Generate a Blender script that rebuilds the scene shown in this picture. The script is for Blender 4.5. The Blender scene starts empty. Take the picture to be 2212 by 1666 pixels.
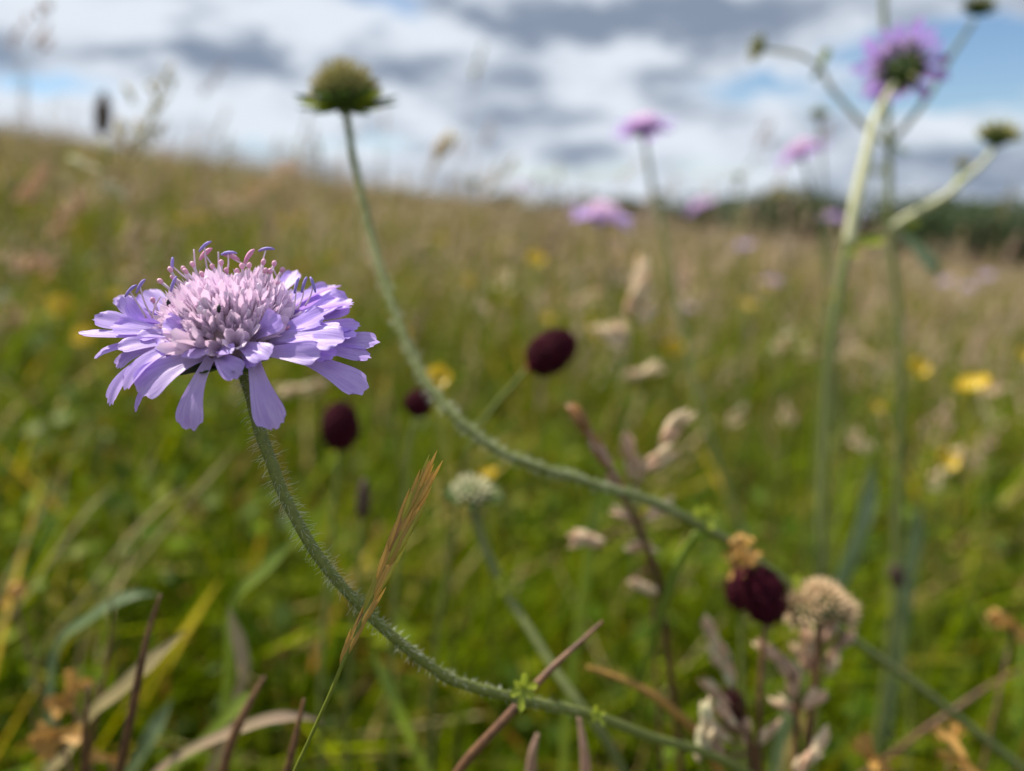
import bpy, math, random
import numpy as np
from mathutils import Vector, Matrix, Quaternion

random.seed(7)
RNG = np.random.default_rng(11)
SC = bpy.context.scene
COL = SC.collection
R = math.radians

# ------------------------------------------------------------------ camera
CAM_H = 0.42
PITCH = R(14.2)
FPX = 1580.0                       # focal length in units of a 2212 px wide picture
CX, CY = 1106.0, 833.0
cam_d = bpy.data.cameras.new('camera')
cam = bpy.data.objects.new('camera', cam_d)
COL.objects.link(cam)
cam.location = (0, 0, CAM_H)
cam.rotation_euler = (R(90) - PITCH, 0, 0)
cam_d.sensor_width = 36
cam_d.lens = 36 * FPX / 2212.0
cam_d.clip_start = 0.004
cam_d.clip_end = 4000
cam_d.dof.use_dof = True
FOCUS = 0.0965
cam_d.dof.focus_distance = FOCUS
cam_d.dof.aperture_fstop = (cam_d.lens / 1000) / 0.0029
SC.camera = cam
CAM = Vector(cam.location)
FWD = Vector((0, math.cos(PITCH), -math.sin(PITCH)))
UP = Vector((0, math.sin(PITCH), math.cos(PITCH)))
RT = Vector((1, 0, 0))


def at(px, py, d):
    return CAM + FWD * d + RT * ((px - CX) / FPX * d) - UP * ((py - CY) / FPX * d)


# ------------------------------------------------------------------ sun and sky
SUN_EL, SUN_AZ = R(54), R(-62)     # high, from the left and a little beyond the flower
sun_dir = Vector((math.sin(SUN_AZ) * math.cos(SUN_EL), math.cos(SUN_AZ) * math.cos(SUN_EL), math.sin(SUN_EL)))
sl = bpy.data.lights.new('sun', 'SUN')
sl.energy = 5.0
sl.angle = R(0.6)
sl.color = (1.0, 0.925, 0.79)
so = bpy.data.objects.new('sun', sl)
COL.objects.link(so)
so.rotation_euler = (-sun_dir).to_track_quat('-Z', 'Y').to_euler()
so.location = (-5, 3, 9)

world = bpy.data.worlds.new('World')
SC.world = world
world.use_nodes = True
wt = world.node_tree
wt.nodes.clear()


def nd(tree, typ, **kw):
    n = tree.nodes.new(typ)
    for k, v in kw.items():
        setattr(n, k, v)
    return n


def mth(tree, op, a, b=None, c=None, clamp=False):
    n = tree.nodes.new('ShaderNodeMath')
    n.operation = op
    n.use_clamp = clamp
    for i, v in enumerate((a, b, c)):
        if v is None:
            continue
        if isinstance(v, (int, float)):
            n.inputs[i].default_value = v
        else:
            tree.links.new(v, n.inputs[i])
    return n.outputs[0]


def mixc(tree, fac, a, b, blend='MIX'):
    n = tree.nodes.new('ShaderNodeMix')
    n.data_type = 'RGBA'
    n.blend_type = blend
    for sock, v in ((n.inputs[0], fac), (n.inputs[6], a), (n.inputs[7], b)):
        if isinstance(v, (int, float)):
            sock.default_value = v
        elif isinstance(v, (tuple, list)):
            sock.default_value = (v[0], v[1], v[2], 1)
        else:
            tree.links.new(v, sock)
    return n.outputs[2]


def maprange(tree, v, a, b, c=0.0, d=1.0, smooth=True):
    n = tree.nodes.new('ShaderNodeMapRange')
    n.interpolation_type = 'SMOOTHSTEP' if smooth else 'LINEAR'
    tree.links.new(v, n.inputs[0])
    for i, x in zip((1, 2, 3, 4), (a, b, c, d)):
        n.inputs[i].default_value = x
    return n.outputs[0]


def noise(tree, vec, scale, detail=5, rough=0.55, dist=0.0):
    n = tree.nodes.new('ShaderNodeTexNoise')
    n.inputs['Scale'].default_value = scale
    n.inputs['Detail'].default_value = detail
    n.inputs['Roughness'].default_value = rough
    n.inputs['Distortion'].default_value = dist
    if vec is not None:
        tree.links.new(vec, n.inputs['Vector'])
    return n.outputs[0]


def sky_nodes():
    t = wt
    out = nd(t, 'ShaderNodeOutputWorld')
    bg = nd(t, 'ShaderNodeBackground')
    t.links.new(bg.outputs[0], out.inputs[0])
    sky = nd(t, 'ShaderNodeTexSky', sky_type='NISHITA', sun_disc=False)
    sky.sun_elevation = SUN_EL
    sky.sun_rotation = SUN_AZ
    sky.air_density = 1.0
    sky.dust_density = 0.0
    sky.ozone_density = 5.0
    skyc = nd(t, 'ShaderNodeVectorMath', operation='SCALE')
    t.links.new(sky.outputs[0], skyc.inputs[0])
    skyc.inputs['Scale'].default_value = 0.13
    tc = nd(t, 'ShaderNodeTexCoord')
    sep = nd(t, 'ShaderNodeSeparateXYZ')
    t.links.new(tc.outputs['Generated'], sep.inputs[0])
    x, y, z = sep.outputs
    az = mth(t, 'ARCTAN2', x, y)
    el = mth(t, 'ARCSINE', z)
    # a cloud deck: the direction meets a sheet overhead, so clouds crowd together towards the horizon
    den = mth(t, 'ADD', mth(t, 'MAXIMUM', z, 0.0), 0.11)
    cmb = nd(t, 'ShaderNodeCombineXYZ')
    t.links.new(mth(t, 'DIVIDE', x, den), cmb.inputs[0])
    t.links.new(mth(t, 'DIVIDE', y, den), cmb.inputs[1])
    cmb.inputs[2].default_value = 3.7
    n1 = noise(t, cmb.outputs[0], 0.62, 6, 0.52, 0.3)
    cmb2 = nd(t, 'ShaderNodeCombineXYZ')
    t.links.new(mth(t, 'MULTIPLY', az, 7.0), cmb2.inputs[0])
    t.links.new(mth(t, 'MULTIPLY', el, 17.0), cmb2.inputs[1])
    cmb2.inputs[2].default_value = 1.3
    n2 = noise(t, cmb2.outputs[0], 1.25, 6, 0.56, 0.15)
    nw = noise(t, cmb2.outputs[0], 2.1, 4, 0.6, 0.1)
    az = mth(t, 'ADD', az, mth(t, 'MULTIPLY', mth(t, 'SUBTRACT', n2, 0.5), 0.22))
    el = mth(t, 'ADD', el, mth(t, 'MULTIPLY', mth(t, 'SUBTRACT', nw, 0.5), 0.085))

    def blob(px, py, wpx, hpx, amp):
        d = (at(px, py, 1) - CAM).normalized()
        a0, e0 = math.atan2(d.x, d.y), math.asin(d.z)
        qa = mth(t, 'DIVIDE', mth(t, 'SUBTRACT', az, a0), wpx / FPX)
        qe = mth(t, 'DIVIDE', mth(t, 'SUBTRACT', el, e0), hpx / FPX)
        s = mth(t, 'ADD', mth(t, 'MULTIPLY', qa, qa), mth(t, 'MULTIPLY', qe, qe))
        return mth(t, 'MULTIPLY', mth(t, 'EXPONENT', mth(t, 'MULTIPLY', s, -1.0)), amp)

    def total(base, lst):
        for b in lst:
            base = mth(t, 'ADD', base, blob(*b))
        return base
    # gaps of blue between the clouds seen in the frame
    gap = total(n1, [(2150, 110, 190, 62, 0.5), (2060, 215, 230, 30, 0.32), (850, 2, 150, 34, 0.24),
                     (2190, 300, 130, 30, 0.26), (1330, 345, 420, 16, 0.14), (700, 300, 260, 12, 0.14), (1600, 190, 150, 24, 0.2), (80, 190, 140, 18, 0.2)])
    gapm = maprange(t, gap, 0.60, 0.80)
    # grey undersides and bright tops
    dark = total(mth(t, 'ADD', mth(t, 'MULTIPLY', n2, 1.15), -0.10),
                 [(560, 120, 230, 42, 0.26), (800, 160, 220, 26, 0.22), (1350, 35, 330, 42, 0.36), (1560, 60, 140, 60, 0.2),
                  (10, 120, 60, 30, 0.22), (1030, 270, 240, 20, 0.10), (1600, 300, 260, 26, 0.10),
                  (2050, 330, 260, 30, 0.10), (800, 420, 1200, 60, 0.06), (1350, 130, 160, 28, -0.12),
                  (200, 60, 200, 50, -0.20), (620, 30, 120, 28, -0.16), (160, 215, 260, 30, -0.14),
                  (930, 90, 110, 40, -0.14), (1830, 110, 130, 50, -0.18), (560, 260, 300, 30, -0.06)])
    dm = maprange(t, dark, 0.36, 0.74)
    cloud = mixc(t, dm, (0.86, 0.93, 1.03), (0.275, 0.34, 0.455))
    fin = mixc(t, gapm, cloud, skyc.outputs[0])
    t.links.new(fin, bg.inputs[0])
    bg.inputs[1].default_value = 0.60


sky_nodes()
SC.view_settings.view_transform = 'Standard'
SC.view_settings.look = 'None'
SC.view_settings.exposure = 0.60
SC.view_settings.gamma = 1.0
SC.render.engine = 'CYCLES'
cy = SC.cycles
cy.max_bounces = 7
cy.diffuse_bounces = 2
cy.glossy_bounces = 2
cy.transmission_bounces = 4
cy.transparent_max_bounces = 6
cy.sample_clamp_indirect = 4.0
cy.use_denoising = True
try:
    cy.denoiser = 'OPENIMAGEDENOISE'
except Exception:
    pass

# ------------------------------------------------------------------ materials
MATS = {}


def leafy(name, color, color2=None, trans=0.35, rough=0.5, nscale=900.0, tint=(1, 1, 1), attr=None, vary=0.12,
          spec=0.35, bump=0.0, uvveins=None, sheen=0.0, tboost=1.0):
    """thin plant matter: a glossy-diffuse face that also lets light through"""
    m = bpy.data.materials.new(name)
    m.use_nodes = True
    t = m.node_tree
    t.nodes.clear()
    out = nd(t, 'ShaderNodeOutputMaterial')
    pb = nd(t, 'ShaderNodeBsdfPrincipled')
    pb.inputs['Roughness'].default_value = rough
    pb.inputs['Specular IOR Level'].default_value = spec
    if sheen:
        pb.inputs['Sheen Weight'].default_value = sheen
    tc = nd(t, 'ShaderNodeTexCoord')
    if attr:
        a = nd(t, 'ShaderNodeAttribute', attribute_name=attr)
        c = a.outputs['Color']
    else:
        c2 = color2 or tuple(v * 0.6 for v in color)
        n = noise(t, tc.outputs['Object'], nscale, 4, 0.6)
        c = mixc(t, maprange(t, n, 0.3, 0.7), color, c2)
    if uvveins:
        uv = nd(t, 'ShaderNodeUVMap')
        sp = nd(t, 'ShaderNodeSeparateXYZ')
        t.links.new(uv.outputs[0], sp.inputs[0])
        # UV: x across (0..1), y along (0..1)
        cm = nd(t, 'ShaderNodeCombineXYZ')
        t.links.new(mth(t, 'MULTIPLY', sp.outputs[0], uvveins[0]), cm.inputs[0])
        t.links.new(mth(t, 'MULTIPLY', sp.outputs[1], 2.0), cm.inputs[1])
        vn = noise(t, cm.outputs[0], 1.0, 3, 0.6)
        c = mixc(t, mth(t, 'MULTIPLY', maprange(t, vn, 0.45, 0.7), uvveins[1]), c, uvveins[2])
        c = mixc(t, maprange(t, sp.outputs[1], 0.0, 0.45, 0.75, 0.0), c, uvveins[3])
        bp = nd(t, 'ShaderNodeBump')
        bp.inputs['Strength'].default_value = 0.35
        bp.inputs['Distance'].default_value = 0.0002
        t.links.new(vn, bp.inputs['Height'])
        t.links.new(bp.outputs[0], pb.inputs['Normal'])
    oi = nd(t, 'ShaderNodeObjectInfo')
    hs = nd(t, 'ShaderNodeHueSaturation')
    hs.inputs['Hue'].default_value = 0.5
    t.links.new(maprange(t, oi.outputs['Random'], 0, 1, 1 - vary, 1 + vary, smooth=False), hs.inputs['Value'])
    t.links.new(c, hs.inputs['Color'])
    c = hs.outputs[0]
    t.links.new(c, pb.inputs['Base Color'])
    if trans > 0:
        tr = nd(t, 'ShaderNodeBsdfTranslucent')
        cc = mixc(t, 1.0, c, tint, 'MULTIPLY')
        t.links.new(cc, tr.inputs[0])
        mx = nd(t, 'ShaderNodeMixShader')
        mx.inputs[0].default_value = trans
        t.links.new(pb.outputs[0], mx.inputs[1])
        t.links.new(tr.outputs[0], mx.inputs[2])
        t.links.new(mx.outputs[0], out.inputs[0])
    else:
        t.links.new(pb.outputs[0], out.inputs[0])
    MATS[name] = m
    return m


leafy('petal', (0.60, 0.46, 0.91), (0.53, 0.39, 0.86), 0.42, 0.42, 260, (1.0, 0.82, 1.0), vary=0.07, spec=0.4,
      uvveins=(15.0, 0.62, (0.36, 0.23, 0.72), (0.72, 0.60, 0.84)))
leafy('floret', (0.90, 0.78, 0.92), (0.84, 0.68, 0.86), 0.34, 0.45, 700, (1.0, 0.85, 0.95), vary=0.10, spec=0.4)
leafy('receptacle', (0.45, 0.30, 0.36), (0.30, 0.2, 0.24), 0.1, 0.6, 600)
leafy('filament', (0.80, 0.68, 0.80), (0.74, 0.58, 0.74), 0.3, 0.4, 500)
leafy('stigma', (0.78, 0.42, 0.56), (0.7, 0.36, 0.55), 0.15, 0.45, 500)
leafy('anther_blue', (0.25, 0.20, 0.60), (0.34, 0.24, 0.66), 0.1, 0.5, 900)
leafy('anther_pink', (0.62, 0.20, 0.42), (0.70, 0.34, 0.52), 0.1, 0.5, 900)
leafy('stem', (0.175, 0.20, 0.05), (0.11, 0.135, 0.035), 0.0, 0.6, 1500, spec=0.25)
leafy('stem_grey', (0.155, 0.18, 0.06), (0.115, 0.14, 0.045), 0.0, 0.6, 700, spec=0.3)
leafy('stem_pale', (0.56, 0.55, 0.36), (0.42, 0.45, 0.26), 0.1, 0.5, 300, spec=0.4)
leafy('hair', (0.86, 0.88, 0.80), (0.75, 0.80, 0.70), 0.5, 0.4, 300)
leafy('bract', (0.075, 0.12, 0.03), (0.05, 0.09, 0.025), 0.2, 0.6, 500)
leafy('bract_yellow', (0.38, 0.43, 0.04), (0.28, 0.35, 0.035), 0.4, 0.5, 400)
leafy('calyx', (0.46, 0.43, 0.18), (0.30, 0.31, 0.10), 0.2, 0.6, 500)
leafy('bristle', (0.62, 0.54, 0.32), (0.46, 0.43, 0.20), 0.45, 0.6, 500)
leafy('calyx_pale', (0.74, 0.70, 0.48), (0.60, 0.58, 0.36), 0.3, 0.6, 500)
leafy('burnet', (0.080, 0.006, 0.020), (0.022, 0.002, 0.007), 0.04, 0.75, 900, vary=0.35, spec=0.12)
leafy('burnet_core', (0.015, 0.003, 0.006), (0.01, 0.002, 0.004), 0.0, 0.7, 900)
leafy('burnet_base', (0.35, 0.10, 0.05), (0.25, 0.1, 0.04), 0.1, 0.6, 900)
leafy('ochre', (0.52, 0.30, 0.07), (0.40, 0.22, 0.07), 0.3, 0.6, 500)
leafy('buttercup', (0.66, 0.47, 0.02), (0.58, 0.38, 0.02), 0.3, 0.3, 300, spec=0.6)
leafy('butter_centre', (0.50, 0.42, 0.04), (0.36, 0.34, 0.04), 0.1, 0.6, 900)
leafy('husk_gold', (0.90, 0.60, 0.19), (0.78, 0.54, 0.14), 0.62, 0.45, 700, vary=0.25)
leafy('husk_green', (0.70, 0.62, 0.12), (0.56, 0.54, 0.10), 0.62, 0.45, 700, vary=0.2)
leafy('husk_brown', (0.40, 0.20, 0.09), (0.48, 0.28, 0.11), 0.5, 0.5, 700, vary=0.25)
leafy('culm', (0.19, 0.22, 0.03), (0.15, 0.18, 0.025), 0.15, 0.45, 500)
leafy('culm_brown', (0.18, 0.092, 0.048), (0.085, 0.042, 0.03), 0.05, 0.5, 500)
leafy('fog_pink', (0.74, 0.50, 0.37), (0.64, 0.44, 0.29), 0.42, 0.6, 400, vary=0.18)
leafy('fog_pale', (0.84, 0.70, 0.51), (0.74, 0.61, 0.41), 0.45, 0.6, 400, vary=0.15)
leafy('fog_mauve', (0.50, 0.32, 0.26), (0.42, 0.28, 0.20), 0.35, 0.6, 400, vary=0.2)
leafy('oat', (0.76, 0.73, 0.55), (0.64, 0.62, 0.40), 0.5, 0.5, 400, vary=0.2)
leafy('fluff', (0.80, 0.58, 0.36), (0.66, 0.50, 0.32), 0.3, 0.7, 300, vary=0.15)
leafy('plantain', (0.045, 0.026, 0.020), (0.07, 0.045, 0.03), 0.0, 0.7, 700)
leafy('blade_green', (0.15, 0.24, 0.02), (0.11, 0.18, 0.02), 0.4, 0.4, 60, (1.0, 1.0, 0.5))
leafy('blade_light', (0.24, 0.31, 0.05), (0.18, 0.26, 0.04), 0.4, 0.4, 60, (1.0, 1.0, 0.6))
leafy('blade_glaucous', (0.19, 0.25, 0.13), (0.15, 0.21, 0.10), 0.3, 0.4, 60)
leafy('blade_dry', (0.44, 0.35, 0.18), (0.34, 0.28, 0.13), 0.3, 0.55, 60)
leafy('blade_pinkdry', (0.40, 0.28, 0.20), (0.30, 0.26, 0.14), 0.3, 0.5, 40)
leafy('grass', (0.1, 0.2, 0.02), trans=0.38, rough=0.5, tint=(1.2, 1.1, 0.1), attr='Col', vary=0.0, spec=0.05)
leafy('seedmass', (0.4, 0.3, 0.2), trans=0.35, rough=0.6, attr='Col', vary=0.0, spec=0.2)
leafy('herb', (0.1, 0.2, 0.02), trans=0.4, rough=0.5, tint=(1.1, 1.1, 0.45), attr='Col', vary=0.0, spec=0.12)
leafy('tree_leaf', (0.045, 0.075, 0.022), (0.03, 0.055, 0.018), 0.25, 0.5, 0.6, vary=0.15)
leafy('bark', (0.10, 0.075, 0.05), (0.06, 0.045, 0.03), 0.0, 0.85, 3.0)
leafy('insect', (0.008, 0.008, 0.009), (0.01, 0.01, 0.012), 0.0, 0.3, 900)


def ground_mat():
    m = bpy.data.materials.new('meadow_soil')
    m.use_nodes = True
    t = m.node_tree
    pb = t.nodes['Principled BSDF']
    tc = nd(t, 'ShaderNodeTexCoord')
    n1 = noise(t, tc.outputs['Object'], 0.5, 6, 0.6)
    n2 = noise(t, tc.outputs['Object'], 22.0, 5, 0.65)
    n3 = noise(t, tc.outputs['Object'], 0.06, 3, 0.5)
    c = mixc(t, maprange(t, n1, 0.35, 0.65), (0.045, 0.05, 0.010), (0.15, 0.11, 0.045))
    c = mixc(t, maprange(t, n2, 0.35, 0.7), c, (0.04, 0.05, 0.014))
    c = mixc(t, mth(t, 'MULTIPLY', maprange(t, n3, 0.4, 0.65), 0.4), c, (0.10, 0.15, 0.035))
    t.links.new(c, pb.inputs['Base Color'])
    pb.inputs['Roughness'].default_value = 0.9
    bp = nd(t, 'ShaderNodeBump')
    bp.inputs['Strength'].default_value = 0.6
    bp.inputs['Distance'].default_value = 0.02
    t.links.new(n2, bp.inputs['Height'])
    t.links.new(bp.outputs[0], pb.inputs['Normal'])
    MATS['soil'] = m


ground_mat()

# ------------------------------------------------------------------ mesh helpers


class MB:
    def __init__(self):
        self.v, self.f, self.uv = [], [], []

    def add(self, verts, faces, uvs=None):
        o = len(self.v)
        self.v += [tuple(p) for p in verts]
        self.f += [tuple(i + o for i in f) for f in faces]
        self.uv += list(uvs) if uvs else [(0.5, 0.6)] * len(verts)
        return self

    def mesh(self, name, mat, origin=(0, 0, 0), smooth=True, uv=False):
        me = bpy.data.meshes.new(name)
        ox, oy, oz = origin
        me.from_pydata([(x - ox, y - oy, z - oz) for x, y, z in self.v], [], self.f)
        me.materials.append(MATS[mat])
        if smooth:
            me.polygons.foreach_set('use_smooth', [True] * len(me.polygons))
        if uv:
            l = me.uv_layers.new(name='UVMap')
            idx = np.empty(len(me.loops), dtype=np.int32)
            me.loops.foreach_get('vertex_index', idx)
            l.data.foreach_set('uv', np.array(self.uv, dtype=np.float32)[idx].ravel())
        me.update()
        return me


class Thing:
    def __init__(self, name, label, cat, base, group=None):
        self.base = Vector(base)
        self.o = bpy.data.objects.new(name, None)
        self.o.empty_display_size = 0.005
        COL.objects.link(self.o)
        self.o.location = self.base
        self.o['label'] = label
        self.o['category'] = cat
        if group:
            self.o['group'] = group

    def part(self, name, mb, mat, parent=None, smooth=True, uv=False, label=None, kind=None):
        ob = bpy.data.objects.new(name, mb.mesh(name, mat, self.base, smooth, uv))
        COL.objects.link(ob)
        ob.parent = parent or self.o
        if label:
            ob['label'] = label
        if kind:
            ob['kind'] = kind
        return ob

    def inst(self, name, me, M, label=None):
        """a part that shares mesh data; M is its world matrix"""
        ob = bpy.data.objects.new(name, me)
        COL.objects.link(ob)
        ob.parent = self.o
        ob.matrix_basis = Matrix.Translation(-self.base) @ M
        if label:
            ob['label'] = label
        return ob


def sub(me, name, parent):
    ob = bpy.data.objects.new(name, me)
    COL.objects.link(ob)
    ob.parent = parent
    return ob


def spline(pts, n=8):
    """centripetal Catmull-Rom through points"""
    P = [np.array(p, float) for p in pts]
    P = [2 * P[0] - P[1]] + P + [2 * P[-1] - P[-2]]
    out = []
    for i in range(1, len(P) - 2):
        a, b, c, d = P[i - 1], P[i], P[i + 1], P[i + 2]
        t0 = 0.0
        t1 = t0 + max(np.linalg.norm(b - a), 1e-9) ** 0.5
        t2 = t1 + max(np.linalg.norm(c - b), 1e-9) ** 0.5
        t3 = t2 + max(np.linalg.norm(d - c), 1e-9) ** 0.5
        for k in range(n):
            t = t1 + (t2 - t1) * k / n
            A1 = (t1 - t) / (t1 - t0) * a + (t - t0) / (t1 - t0) * b
            A2 = (t2 - t) / (t2 - t1) * b + (t - t1) / (t2 - t1) * c
            A3 = (t3 - t) / (t3 - t2) * c + (t - t2) / (t3 - t2) * d
            B1 = (t2 - t) / (t2 - t0) * A1 + (t - t0) / (t2 - t0) * A2
            B2 = (t3 - t) / (t3 - t1) * A2 + (t - t1) / (t3 - t1) * A3
            out.append((t2 - t) / (t2 - t1) * B1 + (t - t1) / (t2 - t1) * B2)
    out.append(P[-2])
    return out


def frames(path):
    """parallel transport frames along a list of Vectors"""
    T = []
    for i in range(len(path)):
        a, b = path[max(i - 1, 0)], path[min(i + 1, len(path) - 1)]
        T.append((b - a).normalized())
    s = T[0].orthogonal().normalized()
    out = []
    for i, t in enumerate(T):
        s = (s - t * s.dot(t)).normalized()
        out.append((t, s, t.cross(s)))
    return out


def tube(path, radii, sides=8, mb=None, cap=True, flat=1.0):
    mb = mb or MB()
    path = [Vector(p) for p in path]
    fr = frames(path)
    V, F, U = [], [], []
    n = len(path)
    if not hasattr(radii, '__len__'):
        radii = [radii] * n
    for i, (p, (t, s, b)) in enumerate(zip(path, fr)):
        for k in range(sides):
            a = 2 * math.pi * k / sides
            V.append(p + (s * math.cos(a) + b * math.sin(a) * flat) * radii[i])
            U.append((k / sides, i / (n - 1)))
    for i in range(n - 1):
        for k in range(sides):
            k2 = (k + 1) % sides
            F.append((i * sides + k, i * sides + k2, (i + 1) * sides + k2, (i + 1) * sides + k))
    if cap:
        V += [path[0], path[-1]]
        U += [(0, 0), (0, 1)]
        c0, c1 = n * sides, n * sides + 1
        for k in range(sides):
            k2 = (k + 1) % sides
            F.append((c0, k2, k))
            F.append((c1, (n - 1) * sides + k, (n - 1) * sides + k2))
    return mb.add(V, F, U)


def wobble(path, amp, seed, keep=4):
    rnd = random.Random(seed)
    f = [rnd.uniform(0.35, 1.1) for _ in range(6)]
    p = [rnd.uniform(0, 6) for _ in range(6)]
    out = []
    for i, q in enumerate(path):
        k = min(1.0, i / keep)
        out.append(q + Vector([amp * k * (math.sin(i * f[j] + p[j]) + 0.6 * math.sin(i * f[j + 3] * 0.4 + p[j + 3])) for j in range(3)]))
    return out


def uneven(rr, seed, a=0.06):
    rnd = random.Random(seed)
    return [r * (1 + a * rnd.uniform(-1, 1)) for r in rr]


def lerp(a, b, t):
    return a + (b - a) * t


def rads(n, *ks):
    """n radii interpolated through the keys"""
    x = np.linspace(0, 1, len(ks))
    return list(np.interp(np.linspace(0, 1, n), x, ks))


def petal(P0, P1, P2, W, N, nu=9, nv=7, cup=0.12, blunt=0.8, claw=0.22, notch=0.06, seed=0, mb=None, ruffle=0.03, peak=0.72):
    """a strap shaped petal lobe along the quadratic P0 P1 P2, its face turned to N"""
    rnd = random.Random(seed)
    mb = mb or MB()
    P0, P1, P2, N = Vector(P0), Vector(P1), Vector(P2), Vector(N).normalized()
    L = (P2 - P0).length
    ph = rnd.uniform(0, 6)
    nn = rnd.choice((2, 3, 3, 4))
    V, U, F = [], [], []
    xs = [0, 0.12, 0.3, peak, 0.9, 1]
    ys = [claw, claw * 1.15, claw + 0.3 * (1 - claw), 1, 0.96, blunt]
    for i in range(nu + 1):
        for j in range(nv):
            v = -1 + 2 * j / (nv - 1)
            t = i / nu
            tip = (0.10 * v * v + notch * (0.5 + 0.5 * math.cos(v * nn * math.pi + ph))) * t ** 6
            te = t * (1 - tip)
            c = P0 * (1 - te) ** 2 + P1 * 2 * te * (1 - te) + P2 * te * te
            T = ((P1 - P0) * (1 - te) + (P2 - P1) * te).normalized()
            Nn = (N - T * N.dot(T))
            Nn = Nn.normalized() if Nn.length > 1e-6 else T.orthogonal().normalized()
            S = T.cross(Nn)
            w = 0.5 * W * float(np.interp(t, xs, ys))
            off = cup * W * (v * v - 0.3) * (1 - 0.3 * t) + ruffle * W * math.sin(v * 5 + t * 4 + ph) * t
            V.append(c + S * w * v + Nn * off)
            U.append((0.5 + 0.5 * v, t))
    for i in range(nu):
        for j in range(nv - 1):
            a = i * nv + j
            F.append((a, a + 1, a + nv + 1, a + nv))
    return mb.add(V, F, U)


def frame_matrix(pos, zdir, scale=1.0, spin=0.0, xhint=None):
    z = Vector(zdir).normalized()
    if xhint is not None:
        x = Vector(xhint) - z * Vector(xhint).dot(z)
        x.normalize()
    else:
        x = z.orthogonal().normalized()
    y = z.cross(x)
    M = Matrix((x, y, z)).transposed().to_4x4()
    if hasattr(scale, '__len__'):
        S = Matrix.Diagonal((*scale, 1))
    else:
        S = Matrix.Diagonal((scale, scale, scale, 1))
    return Matrix.Translation(pos) @ M @ Matrix.Rotation(spin, 4, 'Z') @ S


def lathe(profile, sides=12, mb=None, wob=0.0, seed=0):
    rnd = random.Random(seed)
    mb = mb or MB()
    V, F = [], []
    n = len(profile)
    for r, z in profile:
        for k in range(sides):
            a = 2 * math.pi * k / sides
            rr = r * (1 + wob * rnd.uniform(-1, 1))
            V.append((rr * math.cos(a), rr * math.sin(a), z))
    for i in range(n - 1):
        for k in range(sides):
            k2 = (k + 1) % sides
            F.append((i * sides + k, i * sides + k2, (i + 1) * sides + k2, (i + 1) * sides + k))
    F.append(tuple(range(sides))[::-1])
    F.append(tuple((n - 1) * sides + k for k in range(sides)))
    return mb.add(V, F)


# ------------------------------------------------------------------ terrain: a hillside falling to the right


def gz(x, y):
    z = -0.139 * x + 0.011 * (np.sqrt(x * x + 1.0) - 1.0)
    z = np.where(np.abs(x) > 150, z * 150 / np.maximum(np.abs(x), 150), z)
    yy = np.maximum(y - 15.0, 0.0)
    return z - 0.001 * np.minimum(yy, 95.0) ** 2 - np.maximum(yy - 95.0, 0) * 0.004


def gzf(x, y):
    return float(gz(np.array(float(x)), np.array(float(y))))


def build_ground():
    rr = np.concatenate(([0.0], np.geomspace(0.3, 1800, 74)))
    na = 96
    V, F = [], []
    for r in rr:
        for k in range(na):
            a = 2 * math.pi * k / na
            x, y = r * math.sin(a), r * math.cos(a)
            V.append((x, y, gzf(x, y)))
    for i in range(len(rr) - 1):
        for k in range(na):
            k2 = (k + 1) % na
            F.append((i * na + k, (i + 1) * na + k, (i + 1) * na + k2, i * na + k2))
    me = MB().add(V, F).mesh('ground', 'soil')
    o = bpy.data.objects.new('ground', me)
    COL.objects.link(o)
    o['label'] = 'sloping meadow ground running to the horizon'
    o['category'] = 'ground'
    o['kind'] = 'structure'


build_ground()


def mesh_np(name, V, Ft, C, mat, label, cat):
    me = bpy.data.meshes.new(name)
    nv, nf = len(V), len(Ft)
    me.vertices.add(nv)
    me.vertices.foreach_set('co', V.astype(np.float32).ravel())
    me.loops.add(nf * 3)
    me.loops.foreach_set('vertex_index', Ft.astype(np.int32).ravel())
    me.polygons.add(nf)
    me.polygons.foreach_set('loop_start', np.arange(0, nf * 3, 3, dtype=np.int32))
    me.polygons.foreach_set('loop_total', np.full(nf, 3, dtype=np.int32))
    me.polygons.foreach_set('use_smooth', np.ones(nf, dtype=bool))
    me.update(calc_edges=True)
    ca = me.color_attributes.new('Col', 'FLOAT_COLOR', 'POINT')
    c4 = np.ones((nv, 4), dtype=np.float32)
    c4[:, :3] = C
    ca.data.foreach_set('color', c4.ravel())
    me.materials.append(MATS[mat])
    o = bpy.data.objects.new(name, me)
    COL.objects.link(o)
    o['label'] = label
    o['category'] = cat
    o['kind'] = 'stuff'
    return o


def sector(n, r0, r1, half=R(52), apex=-0.45):
    r = np.sqrt(RNG.uniform(r0 * r0, r1 * r1, n))
    a = RNG.uniform(-half, half, n)
    return r * np.sin(a), apex + r * np.cos(a)


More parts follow.
